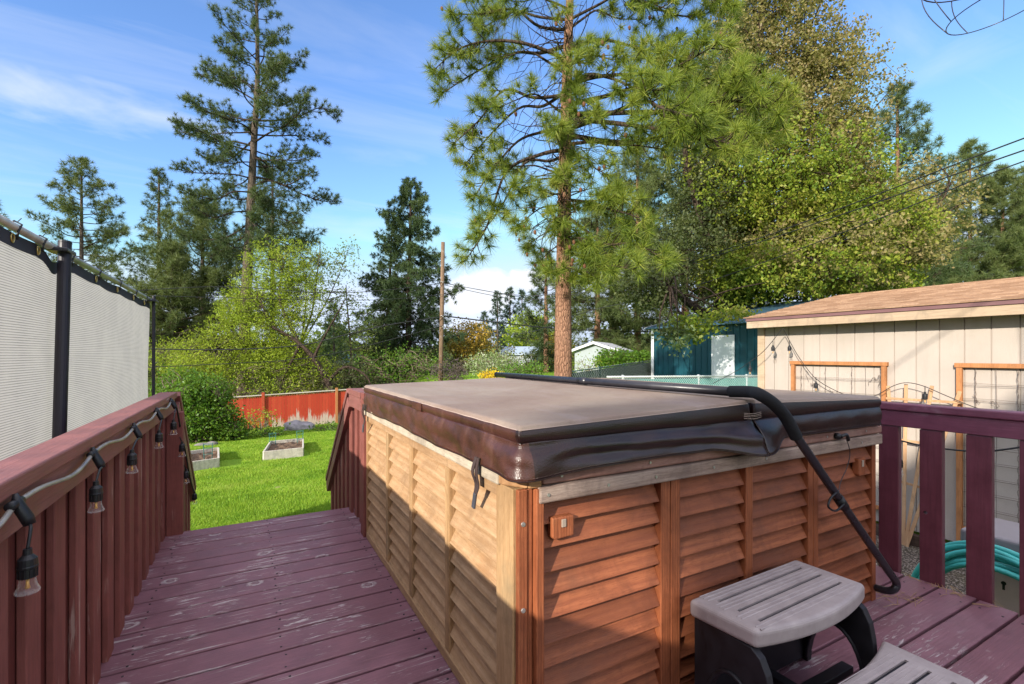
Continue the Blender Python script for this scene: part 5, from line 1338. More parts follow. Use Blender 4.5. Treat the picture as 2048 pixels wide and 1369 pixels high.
def pine(name, path, r0, branches, tuft, label, group, mats, seed, needles=40, wd=0.006, density=1.0, twigr=0.012, spread=1.0, parent_cat='tree', tubes=8, sub_len=0.30, droop=0.0, cones=False):
    """path: trunk points; branches: list of (point on trunk, end point, curve sag, leafy-from fraction)"""
    rng = np.random.default_rng(seed); P = spline(path, 6)
    t = thing(name, P[0], label, parent_cat, group)
    n = len(P); tb = MB(); rad = [r0 * (1 - 0.82 * (i / (n - 1)) ** 1.1) for i in range(n)]; rad[0] *= 1.12
    tb.tube(P, rad, max(10, tubes * 2)); tr = tb.build('trunk', mats[0], t, smooth=True)
    lb = MB(); C = []; U = []; cone_pts = []
    for (s, e, sag, leaf0) in branches:
        s, e = Vector(s), Vector(e); Lb = (e - s).length; m = (s + e) / 2 + Vector((0, 0, sag)) + Vector(rng.normal(0, 0.05, 3)) * Lb
        q1 = s.lerp(m, 0.5) + Vector(rng.normal(0, 0.03, 3)) * Lb; q2 = m.lerp(e, 0.55) + Vector(rng.normal(0, 0.035, 3)) * Lb
        bp = spline([s, q1, m, q2, e], 5); nb = len(bp); rb = min(r0 * 0.35, 0.010 + Lb * twigr)
        lb.tube(bp, [rb * (1 - 0.8 * i / (nb - 1)) for i in range(nb)], 5, False)
        ns = max(3, int(Lb * 4.2 * density / max(0.35, tuft)))
        for k in range(ns):
            f = leaf0 + (1 - leaf0) * (k + rng.uniform(0, 1)) / ns; idx = min(nb - 2, int(f * (nb - 1))); b0 = bp[idx].lerp(bp[idx + 1], f * (nb - 1) - idx)
            d = (bp[idx + 1] - bp[idx]).normalized(); sd_ = Vector(rng.normal(size=3)); sd_ = (sd_ - d * sd_.dot(d)).normalized()
            ln = (sub_len * Lb * (1.15 - f) + tuft * 0.6) * rng.uniform(0.5, 1.1)
            dirn = (d * 0.75 + sd_ * 0.8 + Vector((0, 0, 0.22 - droop))).normalized()
            mid_ = b0 + dirn * ln * 0.55; endp = b0 + (dirn + Vector((0, 0, 0.25 - droop * 1.5))).normalized() * ln
            lb.tube([b0, mid_, endp], [rb * 0.30, rb * 0.2, rb * 0.12], 3, False)
            dd = (endp - mid_).normalized(); C.append(endp); U.append(dd)
            if ln > tuft * 1.3: C.append(mid_ + Vector(rng.normal(0, 0.1, 3)) * tuft); U.append((dd + Vector(rng.normal(0, 0.4, 3))).normalized())
        C.append(bp[-1]); U.append((bp[-1] - bp[-2]).normalized())
    lb.build('branches' if False else 'branch', mats[1], t, smooth=True)['kind'] = 'stuff'
    C = np.array([tuple(c) for c in C]); U = np.array([tuple(u) for u in U])
    V, F = needle_tris(C, U, tuft * rng.uniform(0.75, 1.15, len(C)), needles, wd, rng, spread)
    raw('crown', V, F, mats[2], t)
    return t

def auto_branches(path, r_, n, crown_from, maxlen, shape, seed, elev=(-15, 45), leaf0=0.3, sag=-0.06):
    rng = np.random.default_rng(seed); P = spline(path, 12); H = len(P) - 1; out = []; az = 0
    for k in range(n):
        t = crown_from + (1 - crown_from) * ((k + rng.uniform(0, 1)) / n) ** 0.95; f = t * H; i = min(H - 1, int(f)); s = P[i].lerp(P[i + 1], f - i)
        az += 2.39996 + rng.normal(0, 0.35); q = (t - crown_from) / (1 - crown_from)
        L = maxlen * shape(q) * rng.uniform(0.62, 1.15); el = R(elev[0] + (elev[1] - elev[0]) * q + rng.normal(0, 9))
        e = s + Vector((math.cos(az) * math.cos(el), math.sin(az) * math.cos(el), math.sin(el))) * L
        out.append((s, e, sag * L * rng.uniform(0.3, 1.5), leaf0))
    return out

def pix_path(pts, depth): return [at(x, y, depth) for x, y in pts]

# --- the big ponderosa by the fence, close to the deck
DP = 11.0
tp_ = [(1125, 935), (1126, 750), (1127, 560), (1130, 330), (1136, 100), (1141, -60), (1146, -420)]
PT = pix_path(tp_, DP)
def tk(y): # point on the trunk at picture height y
    for (a, b_) in zip(tp_[:-1], tp_[1:]):
        if b_[1] <= y <= a[1]: f = (a[1] - y) / (a[1] - b_[1]); return at(a[0] + (b_[0] - a[0]) * f, y, DP)
BR = []
def nb(y0, x, y, dd, sag, leaf0=0.45): BR.append((tk(y0), at(x, y, DP + dd), sag, leaf0))
# left: long dark arching boughs with the tufts at their ends
for a in ((300, 932, 520, .3, .75, .5), (310, 960, 470, .8, .7, .5), (190, 905, 290, -.2, .55, .5), (180, 930, 330, .6, .5, .55), (120, 868, 140, 0, .4, .5), (90, 880, 190, .9, .35, .5), (60, 905, 30, -.4, .3, .45),
          (40, 960, 60, .8, .25, .5), (-40, 930, -30, .3, .2, .4), (250, 945, 400, -.3, .6, .5), (410, 1035, 452, -.5, .15, .5), (430, 1055, 490, .6, .0, .5), (230, 1000, 215, -.7, .3, .4), (150, 985, 110, .5, .3, .45),
          (350, 1010, 330, .9, .25, .5), (20, 1010, 0, -.8, .2, .4), (480, 1075, 525, .2, .0, .4), (360, 1040, 385, -.9, .1, .5)): nb(*a)
# right: boughs reaching towards the deck, heavy with long bright needles
for a in ((230, 1560, 225, -2.6, .25, .45), (210, 1500, 160, -2.2, .25, .45), (240, 1480, 290, -2.9, .1, .4), (170, 1440, 85, -2.3, .2, .45), (260, 1400, 240, -3.0, .1, .4), (290, 1330, 300, -2.0, .0, .4), (180, 1330, 180, -2.4, .1, .4),
          (430, 1330, 520, -1.8, -.1, .4), (400, 1290, 440, -2.0, .0, .35), (420, 1225, 395, -1.6, .0, .35), (500, 1270, 540, -1.9, -.05, .35), (540, 1195, 560, -1.2, -.05, .3), (470, 1180, 480, -1.5, .0, .3), (330, 1215, 350, -1.5, .0, .35),
          (270, 1540, 265, -2.1, .25, .5), (130, 1250, 120, -1.4, .1, .4), (260, 1190, 225, -1.6, .05, .35), (550, 1100, 545, -1.0, 0, .3), (460, 1110, 440, -1.3, 0, .3), (380, 1120, 350, -1.5, .05, .35), (300, 1110, 260, -1.6, .05, .3), (200, 1130, 130, -1.3, .1, .3),
          (60, 1280, 40, .5, .2, .45), (40, 1340, 20, -.5, .2, .4), (-10, 1400, 30, .6, .2, .35), (-30, 1330, -30, -.4, .1, .35), (-20, 1470, 10, 0, .2, .4), (-80, 1420, -50, .8, .2, .3), (100, 1370, 90, .9, .2, .45)): nb(*a)
rb_ = random.Random(9)
for y0 in range(40, 600, 44):      # short sprays clothing the trunk
    nb(y0, 1130 + rb_.uniform(-62, 62), y0 - rb_.uniform(0, 40), -rb_.uniform(0.5, 1.3), 0.02, 0.25)
# bare dead boughs inside the crown
pine('ponderosa_pine', PT, 0.235, BR, 0.30, 'big ponderosa pine with a bare orange trunk rising behind the hot tub', 'pine trees', (B_PINE, B_DARK, L_PINE), 41, 84, 0.0054, 0.64, 0.013, 0.82, sub_len=0.24)
# brown cones among the tufts
cn = MB(); rng = np.random.default_rng(55)
for k in range(70):
    b_ = BR[int(rng.integers(0, len(BR)))]; q = Vector(b_[0]).lerp(Vector(b_[1]), rng.uniform(0.55, 1.0)) + Vector(rng.normal(0, 0.18, 3)) + Vector((0, 0, b_[2] * 0.5))
    cn.tube([q, q + Vector((0, 0, -0.03)), q + Vector((0.01, 0, -0.08)), q + Vector((0.01, 0, -0.10))], [0.012, 0.036, 0.028, 0.006], 7)
cn.build('cone', plain('pine_cone', (0.13, 0.06, 0.03), 0.8, 0, 0.2, 0.4, 40), [o for o in COL.objects if o.name.startswith('ponderosa_pine')][0], smooth=True)['kind'] = 'stuff'
# dead twigs
dd_ = MB(); rng = np.random.default_rng(77)
par = [o for o in COL.objects if o.name.startswith('ponderosa_pine')][0]
for k in range(90):
    y0 = rng.uniform(60, 480); s = tk(y0); a = rng.uniform(0, 6.28); L = rng.uniform(0.6, 2.3)
    q = [s]
    dv = Vector((math.cos(a), math.sin(a), rng.uniform(-.2, .35)))
    for i in range(6): dv = (dv + Vector(rng.normal(0, 0.28, 3)) + Vector((0, 0, -0.10))).normalized(); q.append(q[-1] + dv * L / 6)
    dd_.tube(spline(q, 3), [0.016 * (1 - 0.75 * i / 18) for i in range(19)], 4, False)
    for j in range(4):
        b0 = q[2 + j % 4]; dv2 = Vector(rng.normal(0, 1, 3)).normalized(); dd_.tube([b0, b0 + dv2 * 0.25 * L, b0 + (dv2 + Vector((0, 0, -.4))) * 0.4 * L], [0.008, 0.005, 0.003], 3, False)
dd_.build('dead_branch', B_DARK, par, smooth=True)['kind'] = 'stuff'

# --- tall pine on the left
cone = lambda q: (1 - q) ** 0.75 + 0.08
oval = lambda q: (0.75 + 0.5 * q) if q < 0.35 else max(0.08, 0.925 * (1 - (q - 0.35) / 0.65) ** 0.8 + 0.08)
pth = pix_path([(486, 800), (490, 640), (498, 480), (507, 300), (515, 150), (512, -40)], 34)
pine('pine_tree', pth, 0.42, auto_branches(pth, 0.4, 78, 0.38, 5.5, lambda q: (0.95 if q < 0.5 else 0.95 - 0.75 * (q - 0.5) / 0.5), 5, (-16, 42), 0.3, -0.05), 0.36,
     'tallest pine on the left, with a long bare trunk above the lime green tree', 'pine trees', (B_GREY, B_DARK, L_PINE2), 51, 34, 0.013, 0.66, 0.012, 1.0)
def simple(px, ytop, depth, r0, n, ml, cf, seed, label, m3, shape=cone, tuft=0.45, needles=22, wd=0.02, ybase=790, bark_=B_GREY, elev=(-12, 45), dens=0.8, droop=0.0, lean=0, name='pine_tree', group='pine trees'):
    pth = pix_path([(px, ybase), (px + lean * .5, (ybase + ytop) / 2), (px + lean, ytop)], depth)
    return pine(name, pth, r0, auto_branches(pth, r0, n, cf, ml, shape, seed, elev, 0.25), tuft, label, group, (bark_, B_DARK, m3), seed, needles, wd, dens, 0.012, droop=droop, tubes=5)
simple(163, 325, 52, 0.35, 88, 5.4, 0.30, 61, 'rounded pine standing alone behind the grey privacy screen', L_PINE3, oval, 0.6, 24, 0.020)
simple(318, 345, 46, 0.32, 100, 4.8, 0.06, 62, 'slim pine with a thin open top just right of the privacy screen', L_PINE2, lambda q: 1.1 - q * 1.0, 0.5, 22, 0.018)
simple(405, 395, 41, 0.30, 140, 5.6, 0.04, 63, 'broad low pine in front of the slim pine, left of the tallest trunk', L_PINE3, oval, 0.55, 24, 0.017)
simple(545, 330, 44, 0.30, 70, 4.6, 0.35, 64, 'dark pine behind the tallest pine, seen above the lime green tree', L_PINE2, oval, 0.55, 22, 0.018)
simple(345, 500, 37, 0.22, 90, 4.2, 0.03, 67, 'low bushy young pine between the screen post and the lime green tree', L_PINE3, oval, 0.5, 24, 0.016)
simple(-25, 405, 40, 0.3, 40, 3.2, 0.4, 60, 'pine whose branch tips just show at the left edge above the screen', L_PINE2, oval, 0.5, 20, 0.02)
# --- spruce in the middle
pth = pix_path([(815, 800), (818, 600), (822, 362)], 40)
spr = lambda q: (0.98 - 0.12 * math.sin(q * 22)) * (1 - q) ** 0.72 + 0.05
pine('spruce_tree', pth, 0.34, auto_branches(pth, 0.3, 125, 0.04, 5.9, spr, 71, (-24, 25), 0.15, 0.05), 0.36, 'dark shaggy spruce behind the utility pole', 'spruce trees', (B_DARK, B_DARK, L_SPRUCE), 71, 20, 0.022, 1.15, 0.010, 0.9, droop=0.35, tubes=5)
pth = pix_path([(772, 800), (776, 640), (784, 455)], 42)
pine('spruce_tree', pth, 0.26, auto_branches(pth, 0.3, 80, 0.04, 3.4, spr, 72, (-24, 25), 0.15, 0.05), 0.36, 'second smaller stem of spruce at the left side of the dark shaggy one', 'spruce trees', (B_DARK, B_DARK, L_SPRUCE), 72, 18, 0.022, 1.0, 0.010, 0.9, droop=0.35, tubes=5)
simple(668, 612, 62, 0.25, 50, 2.9, 0.05, 73, 'small dark fir between the thin birch and the spruce', L_SPRUCE, cone, 0.5, 14, 0.035, name='fir_tree', group='spruce trees')
# --- pines behind and right of the near trunk
for args in ((1092, 505, 40, 0.3, 60, 3.0, 0.05, 81, 'narrow green pine directly left of the big pine trunk', L_PINE2, oval, 0.5, 22, 0.02),
             (1195, 420, 35, 0.3, 80, 3.6, 0.26, 82, 'olive pine behind the big trunk, above the white roofed shed', L_PINE3, oval, 0.5, 24, 0.015),
             (1275, 300, 37, 0.33, 105, 4.6, 0.22, 83, 'dark pine left of the metal building, behind the maple branches', L_PINE3, oval, 0.55, 24, 0.016),
             (1370, 130, 38, 0.36, 95, 4.8, 0.18, 84, 'tall dark pine directly behind the metal building roof', L_PINE2, oval, 0.55, 22, 0.018),
             (1460, -60, 36, 0.4, 100, 5.0, 0.25, 85, 'tallest dark conifer in the top middle behind the maple', L_PINE2, oval, 0.5, 22, 0.017),
             (1795, 178, 40, 0.33, 85, 5.2, 0.22, 86, 'dark pine with a ragged top right of the maple', L_PINE2, oval, 0.55, 22, 0.018),
             (1940, 292, 52, 0.32, 85, 4.6, 0.28, 87, 'pine with a thin pointed top behind the shed roof', L_PINE3, oval, 0.6, 24, 0.02),
             (1868, 430, 48, 0.32, 70, 4.6, 0.25, 91, 'low olive pine right of the ragged dark pine', L_PINE3, oval, 0.6, 22, 0.02),
             (2005, 345, 50, 0.34, 90, 4.8, 0.34, 88, 'rounded pine behind the shed roof near the right edge', L_PINE3, oval, 0.6, 24, 0.02),
             (2075, 335, 54, 0.34, 80, 5.0, 0.34, 89, 'pine cut by the right edge of the view', L_PINE3, oval, 0.6, 22, 0.02)):
    simple(*args, bark_=B_PINE, dens=1.25 if args[0] > 1800 else 0.95)
for args in ((995, 588, 120, 0.4, 60, 4.2, 0.03, 92, 'left one of three dark far conifers under the clouds'),
             (1020, 580, 125, 0.4, 60, 4.2, 0.03, 93, 'middle one of three dark far conifers under the clouds'),
             (1044, 585, 122, 0.4, 45, 3.6, 0.12, 94, 'right and thinnest one of three dark far conifers under the clouds'),
             (968, 628, 130, 0.35, 40, 3.4, 0.05, 95, 'small far conifer left of the three dark ones'),
             (1072, 640, 115, 0.35, 40, 3.6, 0.05, 96, 'small far conifer right of the three dark ones')):
    simple(*args, L_FAR, cone, 0.9, 14, 0.07, 750, name='far_conifer', group='far conifers')

# --- broadleaved trees
def broad(name, trunk, r0, blobs, leaf, per, clump, label, cat, group, bk, seed, limbs=0.35, stems=None, twig=0.012, up=0.3, aspect=0.6):
    """blobs: (centre, radii, number of sprays, leaf material); limbs run from the trunk to some sprays"""
    rng = np.random.default_rng(seed); P = spline(trunk, 6)
    t = thing(name, P[0], label, cat, group); tb = MB(); n = len(P)
    tb.tube(P, [r0 * (1 - 0.7 * i / (n - 1)) for i in range(n)], 9)
    for s_ in (stems or []):
        q = spline(s_, 6); tb.tube(q, [r0 * 0.6 * (1 - 0.8 * i / (len(q) - 1)) for i in range(len(q))], 7)
        P = P + q
    tb.build('trunk', bk, t, smooth=True)
    PA = np.array([tuple(q) for q in P]); lb = MB(); by = {}
    for (c, rad, ns, mt) in blobs:
        c = np.array(c); rad = np.array(rad)
        D = rng.normal(size=(ns, 3)); D /= np.linalg.norm(D, axis=1, keepdims=True); q = c + D * rad * (rng.uniform(0.12, 1.0, ns) ** 0.45)[:, None]
        q += rng.normal(0, clump * 0.5, q.shape)
        nl = max(2, int(ns * limbs * 0.3)); hubs = []
        for e in q[:nl]:
            i = np.argmin(((PA - e) ** 2).sum(1) + np.maximum(0, PA[:, 2] - e[2]) * 6); s = Vector(PA[i]); ev = Vector(e); m = s.lerp(ev, 0.5) + Vector(rng.normal(0, 0.10, 3)) * (ev - s).length + Vector((0, 0, 0.06 * (ev - s).length))
            bp = spline([s, m, ev], 4); L = (ev - s).length; lb.tube(bp, [max(0.006, (0.012 + L * twig) * (1 - 0.85 * k / 8)) for k in range(9)], 4, False); hubs += bp[3:]
        HA = np.array([tuple(h) for h in hubs])
        for e in q[nl:nl + int(ns * limbs)]:
            i = np.argmin(((HA - e) ** 2).sum(1)); lb.tube([Vector(HA[i]), Vector(HA[i]).lerp(Vector(e), 0.5) + Vector(rng.normal(0, .05, 3)), Vector(e)], [twig * 0.8, twig * 0.6, twig * 0.35], 3, False)
        pts = np.repeat(q, per, 0) + rng.normal(0, clump, (ns * per, 3)) * np.array([1, 1, 0.75])
        by.setdefault(mt.name, [mt, []])[1].append(pts)
    if lb.f: lb.build('branch', bk, t, smooth=True)['kind'] = 'stuff'
    for mt, pl__ in by.values():
        V, F = leaf_quads(np.concatenate(pl__), leaf, rng, up, aspect); raw('crown', V, F, mt, t)
    return t
def blob(px, py, rx, ry, depth, n, m, dd=None):
    s = depth / FPX; return (at(px, py, depth), (rx * s, (dd or rx) * s, ry * s), n, m)
DM = 23.0
mt = [at(1440, 760, DM + 2), at(1442, 600, DM + 1), at(1450, 440, DM + .5), at(1480, 250, DM), at(1520, 60, DM), at(1530, -120, DM)]
stems = [[at(1442, 640, DM + 1), at(1500, 520, DM), at(1600, 400, DM - .5), at(1690, 300, DM - .5)], [at(1442, 620, DM + 1), at(1540, 560, DM - 1), at(1700, 500, DM - 1.5), at(1830, 470, DM - 1)], [at(1445, 560, DM), at(1400, 430, DM), at(1370, 300, DM), at(1390, 150, DM)],
         [at(1470, 600, DM), at(1530, 420, DM), at(1580, 250, DM), at(1610, 80, DM)], [at(1440, 650, DM), at(1370, 600, DM - 2), at(1340, 570, DM - 3)]]
broad('maple_tree', mt, 0.42, [
    blob(1530, -40, 110, 110, DM, 420, L_MAPU), blob(1585, 70, 90, 120, DM, 420, L_MAPU), blob(1520, 150, 120, 120, DM, 480, L_MAPU), blob(1640, 200, 85, 100, DM, 380, L_MAPU), blob(1690, 110, 50, 60, DM, 70, L_MAPU), blob(1590, 300, 130, 110, DM, 600, L_MAPU),
    blob(1660, 380, 95, 75, DM, 420, L_MAPU), blob(1700, 300, 50, 90, DM, 150, L_MAPU), blob(1560, 420, 150, 90, DM, 600, L_MAPL), blob(1690, 470, 150, 75, DM - 1, 700, L_MAPL), blob(1760, 430, 80, 70, DM - 1, 260, L_MAPU), blob(1810, 490, 75, 65, DM - 1, 260, L_MAPU),
    blob(1590, 550, 170, 65, DM - 1.5, 800, L_MAPL), blob(1730, 560, 90, 40, DM - 1, 260, L_MAPL), blob(1490, 550, 100, 60, DM - 1, 420, L_MAPL), blob(1440, 420, 110, 110, DM + 1, 500, L_DULL), blob(1380, 520, 110, 90, DM, 420, L_DULL), blob(1400, 280, 90, 120, DM + 1, 320, L_DULL), blob(1300, 580, 60, 40, DM - 2, 150, L_DULL),
    blob(1450, 150, 80, 120, DM + 1, 250, L_DULL), blob(1830, 420, 105, 110, DM, 190, L_MAPU), blob(1720, 170, 70, 130, DM, 110, L_MAPU), blob(1600, 380, 170, 120, DM - 1, 420, L_MAPL), blob(1640, 520, 200, 80, DM - 1.6, 380, L_MAPU), blob(1500, 330, 130, 130, DM - 1, 260, L_MAPL), blob(1385, 652, 50, 20, DM - 5.5, 40, L_MAPL), blob(1460, 628, 50, 12, DM - 5.5, 26, L_MAPL), blob(1360, 680, 22, 30, DM - 6, 16, L_WHITE), blob(1340, 665, 20, 14, DM - 6, 10, L_DULL)],
    0.155, 22, 0.155, 'big spreading maple with orange green spring leaves behind the metal building and shed', 'tree', 'broadleaved trees', B_DARK, 101, 0.34, stems, 0.012)
DL = 30.0
broad('lime_tree', [at(655, 785, DL), at(640, 735, DL), at(600, 690, DL), at(550, 655, DL), at(520, 600, DL)], 0.24,
      [blob(560, 530, 70, 55, DL, 430, L_LIME), blob(530, 600, 85, 60, DL, 520, L_LIME), blob(600, 590, 55, 70, DL, 380, L_LIME), blob(500, 660, 85, 50, DL, 560, L_LIME), blob(580, 680, 60, 45, DL, 380, L_LIME), blob(450, 700, 95, 50, DL, 640, L_LIME), blob(560, 705, 80, 45, DL, 420, L_LIME), blob(400, 735, 75, 30, DL - 3, 330, L_LIME), blob(520, 730, 90, 40, DL, 360, L_LIME), blob(620, 740, 70, 30, DL, 200, L_LIME), blob(470, 620, 40, 30, DL, 160, L_LIME)],
      0.15, 11, 0.15, 'bright lime green feathery tree beyond the red fence, with a dark leaning trunk', 'tree', 'broadleaved trees', B_GREY, 102, 0.5, [[at(600, 690, DL), at(560, 600, DL), at(570, 520, DL)], [at(600, 690, DL), at(520, 690, DL), at(440, 700, DL)]], 0.005, 0.1, 0.35)
broad('thin_birch', [at(600, 760, DL + 2), at(602, 690, DL + 2), at(625, 620, DL + 2), at(640, 500, DL + 2)], 0.11,
      [blob(640, 530, 55, 50, DL + 2, 150, L_BIRCH), blob(680, 560, 45, 70, DL + 2, 110, L_BIRCH), blob(650, 620, 55, 50, DL + 2, 90, L_BIRCH), blob(700, 500, 20, 20, DL + 2, 22, L_BIRCH)], 0.17, 6, 0.22,
      'thin airy birch with sparse small leaves right of the lime green tree', 'tree', 'broadleaved trees', B_GREY, 103, 0.9, [[at(602, 690, DL + 2), at(655, 600, DL + 2), at(690, 520, DL + 2)], [at(603, 680, DL + 2), at(612, 600, DL + 2), at(606, 520, DL + 2)]], 0.007, 0.2, 0.5)
broad('thin_birch', [at(702, 770, DL + 3), at(702, 700, DL + 3), at(695, 620, DL + 3), at(692, 570, DL + 3)], 0.09,
      [blob(705, 620, 40, 45, DL + 3, 90, L_BIRCH), blob(720, 680, 40, 40, DL + 3, 120, L_BIRCH)], 0.17, 6, 0.22, 'second thin birch, closest to the dark spruce', 'tree', 'broadleaved trees', B_GREY, 104, 0.9, None, 0.007, 0.2, 0.5)

def bush(name, px, py, rx, ry, depth, n, mt_, leaf, per, label, seed, group='bushes', clump=0.14, base=None, cat='bush', bk=B_TWIG, aspect=0.6, blobs=None):
    c = at(px, py, depth); b0 = Vector((c.x, c.y, c.z - ry * depth / FPX))
    bl_ = blobs or [blob(px, py, rx, ry, depth, n, mt_)]
    st_ = [[b0, b0.lerp(c, 0.5) + Vector((s * 0.2 * rx * depth / FPX, 0, 0)), c + Vector((s * 0.5 * rx * depth / FPX, 0, 0.3 * ry * depth / FPX))] for s in (-1, 1)]
    return broad(name, [b0, b0.lerp(c, 0.6), c], 0.05, bl_, leaf, per, clump, label, cat, group, bk, seed, 0.5, st_, 0.010, 0.3, aspect)
cb_ = drop(395, 888); db = (cb_ - Vector((0, 0, CAMZ))).dot(Vector((SNY, CSY, 0)))
bush('green_bush', 395, 820, 80, 68, db, 700, L_BUSH, 0.11, 12, 'big leafy dark green bush between the screen and the red fence', 111, clump=0.13,
     blobs=[blob(390, 790, 66, 42, db + .5, 620, L_BUSH), blob(375, 840, 72, 45, db + .3, 560, L_BUSH), blob(425, 840, 48, 46, db + .4, 380, L_BUSH), blob(355, 780, 45, 45, db + .8, 260, L_BUSH), blob(455, 862, 36, 26, db + .6, 170, L_BUSH)])
for i, (x, y, rx, ry, n, lb_) in enumerate(((480, 862, 34, 16, 110, 'low weedy shrub right of the big green bush'), (520, 840, 36, 22, 80, 'loose weedy shrub in front of the red fence, left of the grey boulder'), (545, 866, 24, 9, 60, 'ground hugging weeds beside the grey boulder'), (660, 856, 40, 6, 90, 'low weeds along the foot of the red fence by the stair railing'))):
    c = drop(x, y + ry); dq = c.x * SNY + c.y * CSY
    bush('weedy_shrub', x, y, rx, ry, dq, n, L_BUSH if i != 1 else L_LIME, 0.10, 6, lb_, 120 + i, 'weedy shrubs', 0.12)
dt = 28.3
broad('leaning_tree', [at(668, 792, dt), at(655, 765, dt), at(628, 718, dt), at(590, 680, dt), at(545, 655, dt)], 0.20,
      [blob(600, 735, 70, 35, dt, 60, L_LIME), blob(680, 745, 50, 30, dt, 60, L_DULL), blob(540, 660, 40, 25, dt, 40, L_LIME)], 0.12, 4, 0.2, 'dark leaning tree trunk with hanging grey twigs just beyond the red fence', 'tree', 'broadleaved trees', B_DARK, 106, 1.0,
      [[at(655, 765, dt), at(690, 735, dt), at(730, 750, dt), at(745, 780, dt)], [at(628, 718, dt), at(640, 690, dt), at(690, 600, dt)], [at(600, 690, dt), at(585, 720, dt), at(560, 770, dt)]], 0.010)
bush('twiggy_thicket', 560, 760, 120, 40, 29.0, 700, L_LIME, 0.12, 5, 'grey twiggy thicket with few leaves just beyond the red fence', 131, 'thickets', 0.25, cat='thicket')
bush('twiggy_thicket', 690, 755, 80, 38, 31.5, 380, L_DULL, 0.14, 6, 'brown green thicket beyond the red fence below the thin birches', 132, 'thickets', 0.25, cat='thicket')
bush('twiggy_thicket', 350, 720, 70, 45, 33.0, 420, L_LIME, 0.14, 7, 'yellow green thicket behind the big green bush beside the screen', 133, 'thickets', 0.25, cat='thicket')
bush('twiggy_thicket', 800, 735, 110, 40, 33.0, 520, L_BUSH, 0.13, 7, 'green undergrowth around the foot of the dark spruce', 134, 'thickets', 0.25, cat='thicket')
bush('orange_tree', 938, 686, 50, 44, 43, 620, L_ORANGE, 0.22, 8, 'rust orange leafed tree right of the utility pole', 135, 'broadleaved trees', 0.3, cat='tree')
bush('dark_shrub', 900, 742, 40, 22, 30, 260, L_PURP, 0.12, 6, 'dark purple brown hedge at the foot of the utility pole', 136, 'bushes', 0.2)
bush('yellow_green_tree', 1070, 668, 62, 42, 78, 520, L_LIME, 0.45, 8, 'far yellow green tree between the dark conifers and the big pine trunk', 137, 'broadleaved trees', 0.5, cat='tree')
bush('yellow_green_tree', 1112, 700, 40, 36, 60, 260, L_ORANGE, 0.35, 7, 'far golden tree directly behind the big pine trunk', 138, 'broadleaved trees', 0.4, cat='tree')
bush('blossom_bush', 985, 728, 55, 24, 24, 360, L_WHITE, 0.10, 8, 'white blossoming bush left of the small white shed', 139, 'bushes', 0.16)
bush('blossom_bush', 1050, 742, 50, 12, 22, 200, L_BUSH, 0.10, 8, 'low green bush in front of the small white shed', 140, 'bushes', 0.16)
bush('forsythia', 983, 752, 26, 8, 17, 160, L_YEL, 0.06, 9, 'bright yellow flowering bush just above the far edge of the hot tub cover', 141, 'bushes', 0.07)
bush('green_bush', 1232, 722, 42, 20, 26, 480, L_BUSH, 0.15, 9, 'rounded green bush behind the dark slatted fence', 142, clump=0.15)
bush('green_bush', 1280, 722, 30, 18, 27, 260, L_BUSH, 0.15, 9, 'smaller green bush touching the corner of the metal building', 143, clump=0.15)
bush('twiggy_thicket', 1178, 732, 32, 22, 20, 70, L_LIME, 0.08, 4, 'bare yellow twigs right of the big pine trunk', 144, 'thickets', 0.15, cat='thicket')
bush('yellow_green_tree', 1745, 572, 28, 22, 34, 220, L_LIME, 0.16, 9, 'small lime green crown just above the shed roof', 145, 'broadleaved trees', 0.2, cat='tree')

# far woodland closing the horizon
rng = np.random.default_rng(200); pts = []
for (x0, x1, d0, d1, hh, n) in ((-500, 2600, 150, 260, 9.0, 5200), (1080, 2600, 60, 80, 6.5, 2400), (-300, 960, 75, 110, 6.0, 2600)):
    for k in range(n):
        d = rng.uniform(d0, d1); x = rng.uniform(x0, x1); q = at(x, 709, d); top = hh * (0.45 + 0.35 * math.sin(x * 0.021) + 0.25 * math.sin(x * 0.057 + 1))
        pts.append((q.x, q.y, -3.0 + (top + 3.0) * rng.uniform(0, 1) ** 0.8))
pts = np.repeat(np.array(pts), 7, 0); pts = pts + rng.normal(0, 0.9, pts.shape)
V, F = leaf_quads(pts, 1.1, rng, 0.3, 0.7)
tag(raw('far_woodland', V, F, leafy('far_woodland_leaves', [(0.035, 0.065, 0.025), (0.07, 0.10, 0.03), (0.12, 0.14, 0.04)], 0.3, 0.6, 0.02), None), 'far green woodland along the horizon', 'woodland', kind='stuff')

# undergrowth filling the ground beyond the red fence
rng = np.random.default_rng(210); n = 6500
X = rng.uniform(-16, 26, n); Y = rng.uniform(27.8, 58, n); hg = 0.4 + 1.5 * (0.5 + 0.5 * np.sin(X * 0.8 + 1.3 * np.sin(Y * 0.5) + Y * 0.35)) ** 2 + 0.02 * (Y - 28)
keep = ~((X > 9) & (Y < 34)); X, Y, hg = X[keep], Y[keep], hg[keep]
Z = np.array([ground(a, b) for a, b in zip(X, Y)]) + hg * rng.uniform(0, 1, len(X)) ** 0.7
pts = np.repeat(np.stack([X, Y, Z], 1), 14, 0); pts = pts + rng.normal(0, 0.28, pts.shape)
V, F = leaf_quads(pts, 0.22, rng, 0.3, 0.6)
tag(raw('undergrowth', V, F, leafy('undergrowth_leaves', [(0.035, 0.05, 0.02), (0.075, 0.075, 0.035), (0.12, 0.14, 0.03), (0.12, 0.09, 0.055), (0.18, 0.22, 0.03)], 0.3, 0.6, 0.35), None), 'brown green undergrowth on the slope beyond the red fence', 'undergrowth', kind='stuff')

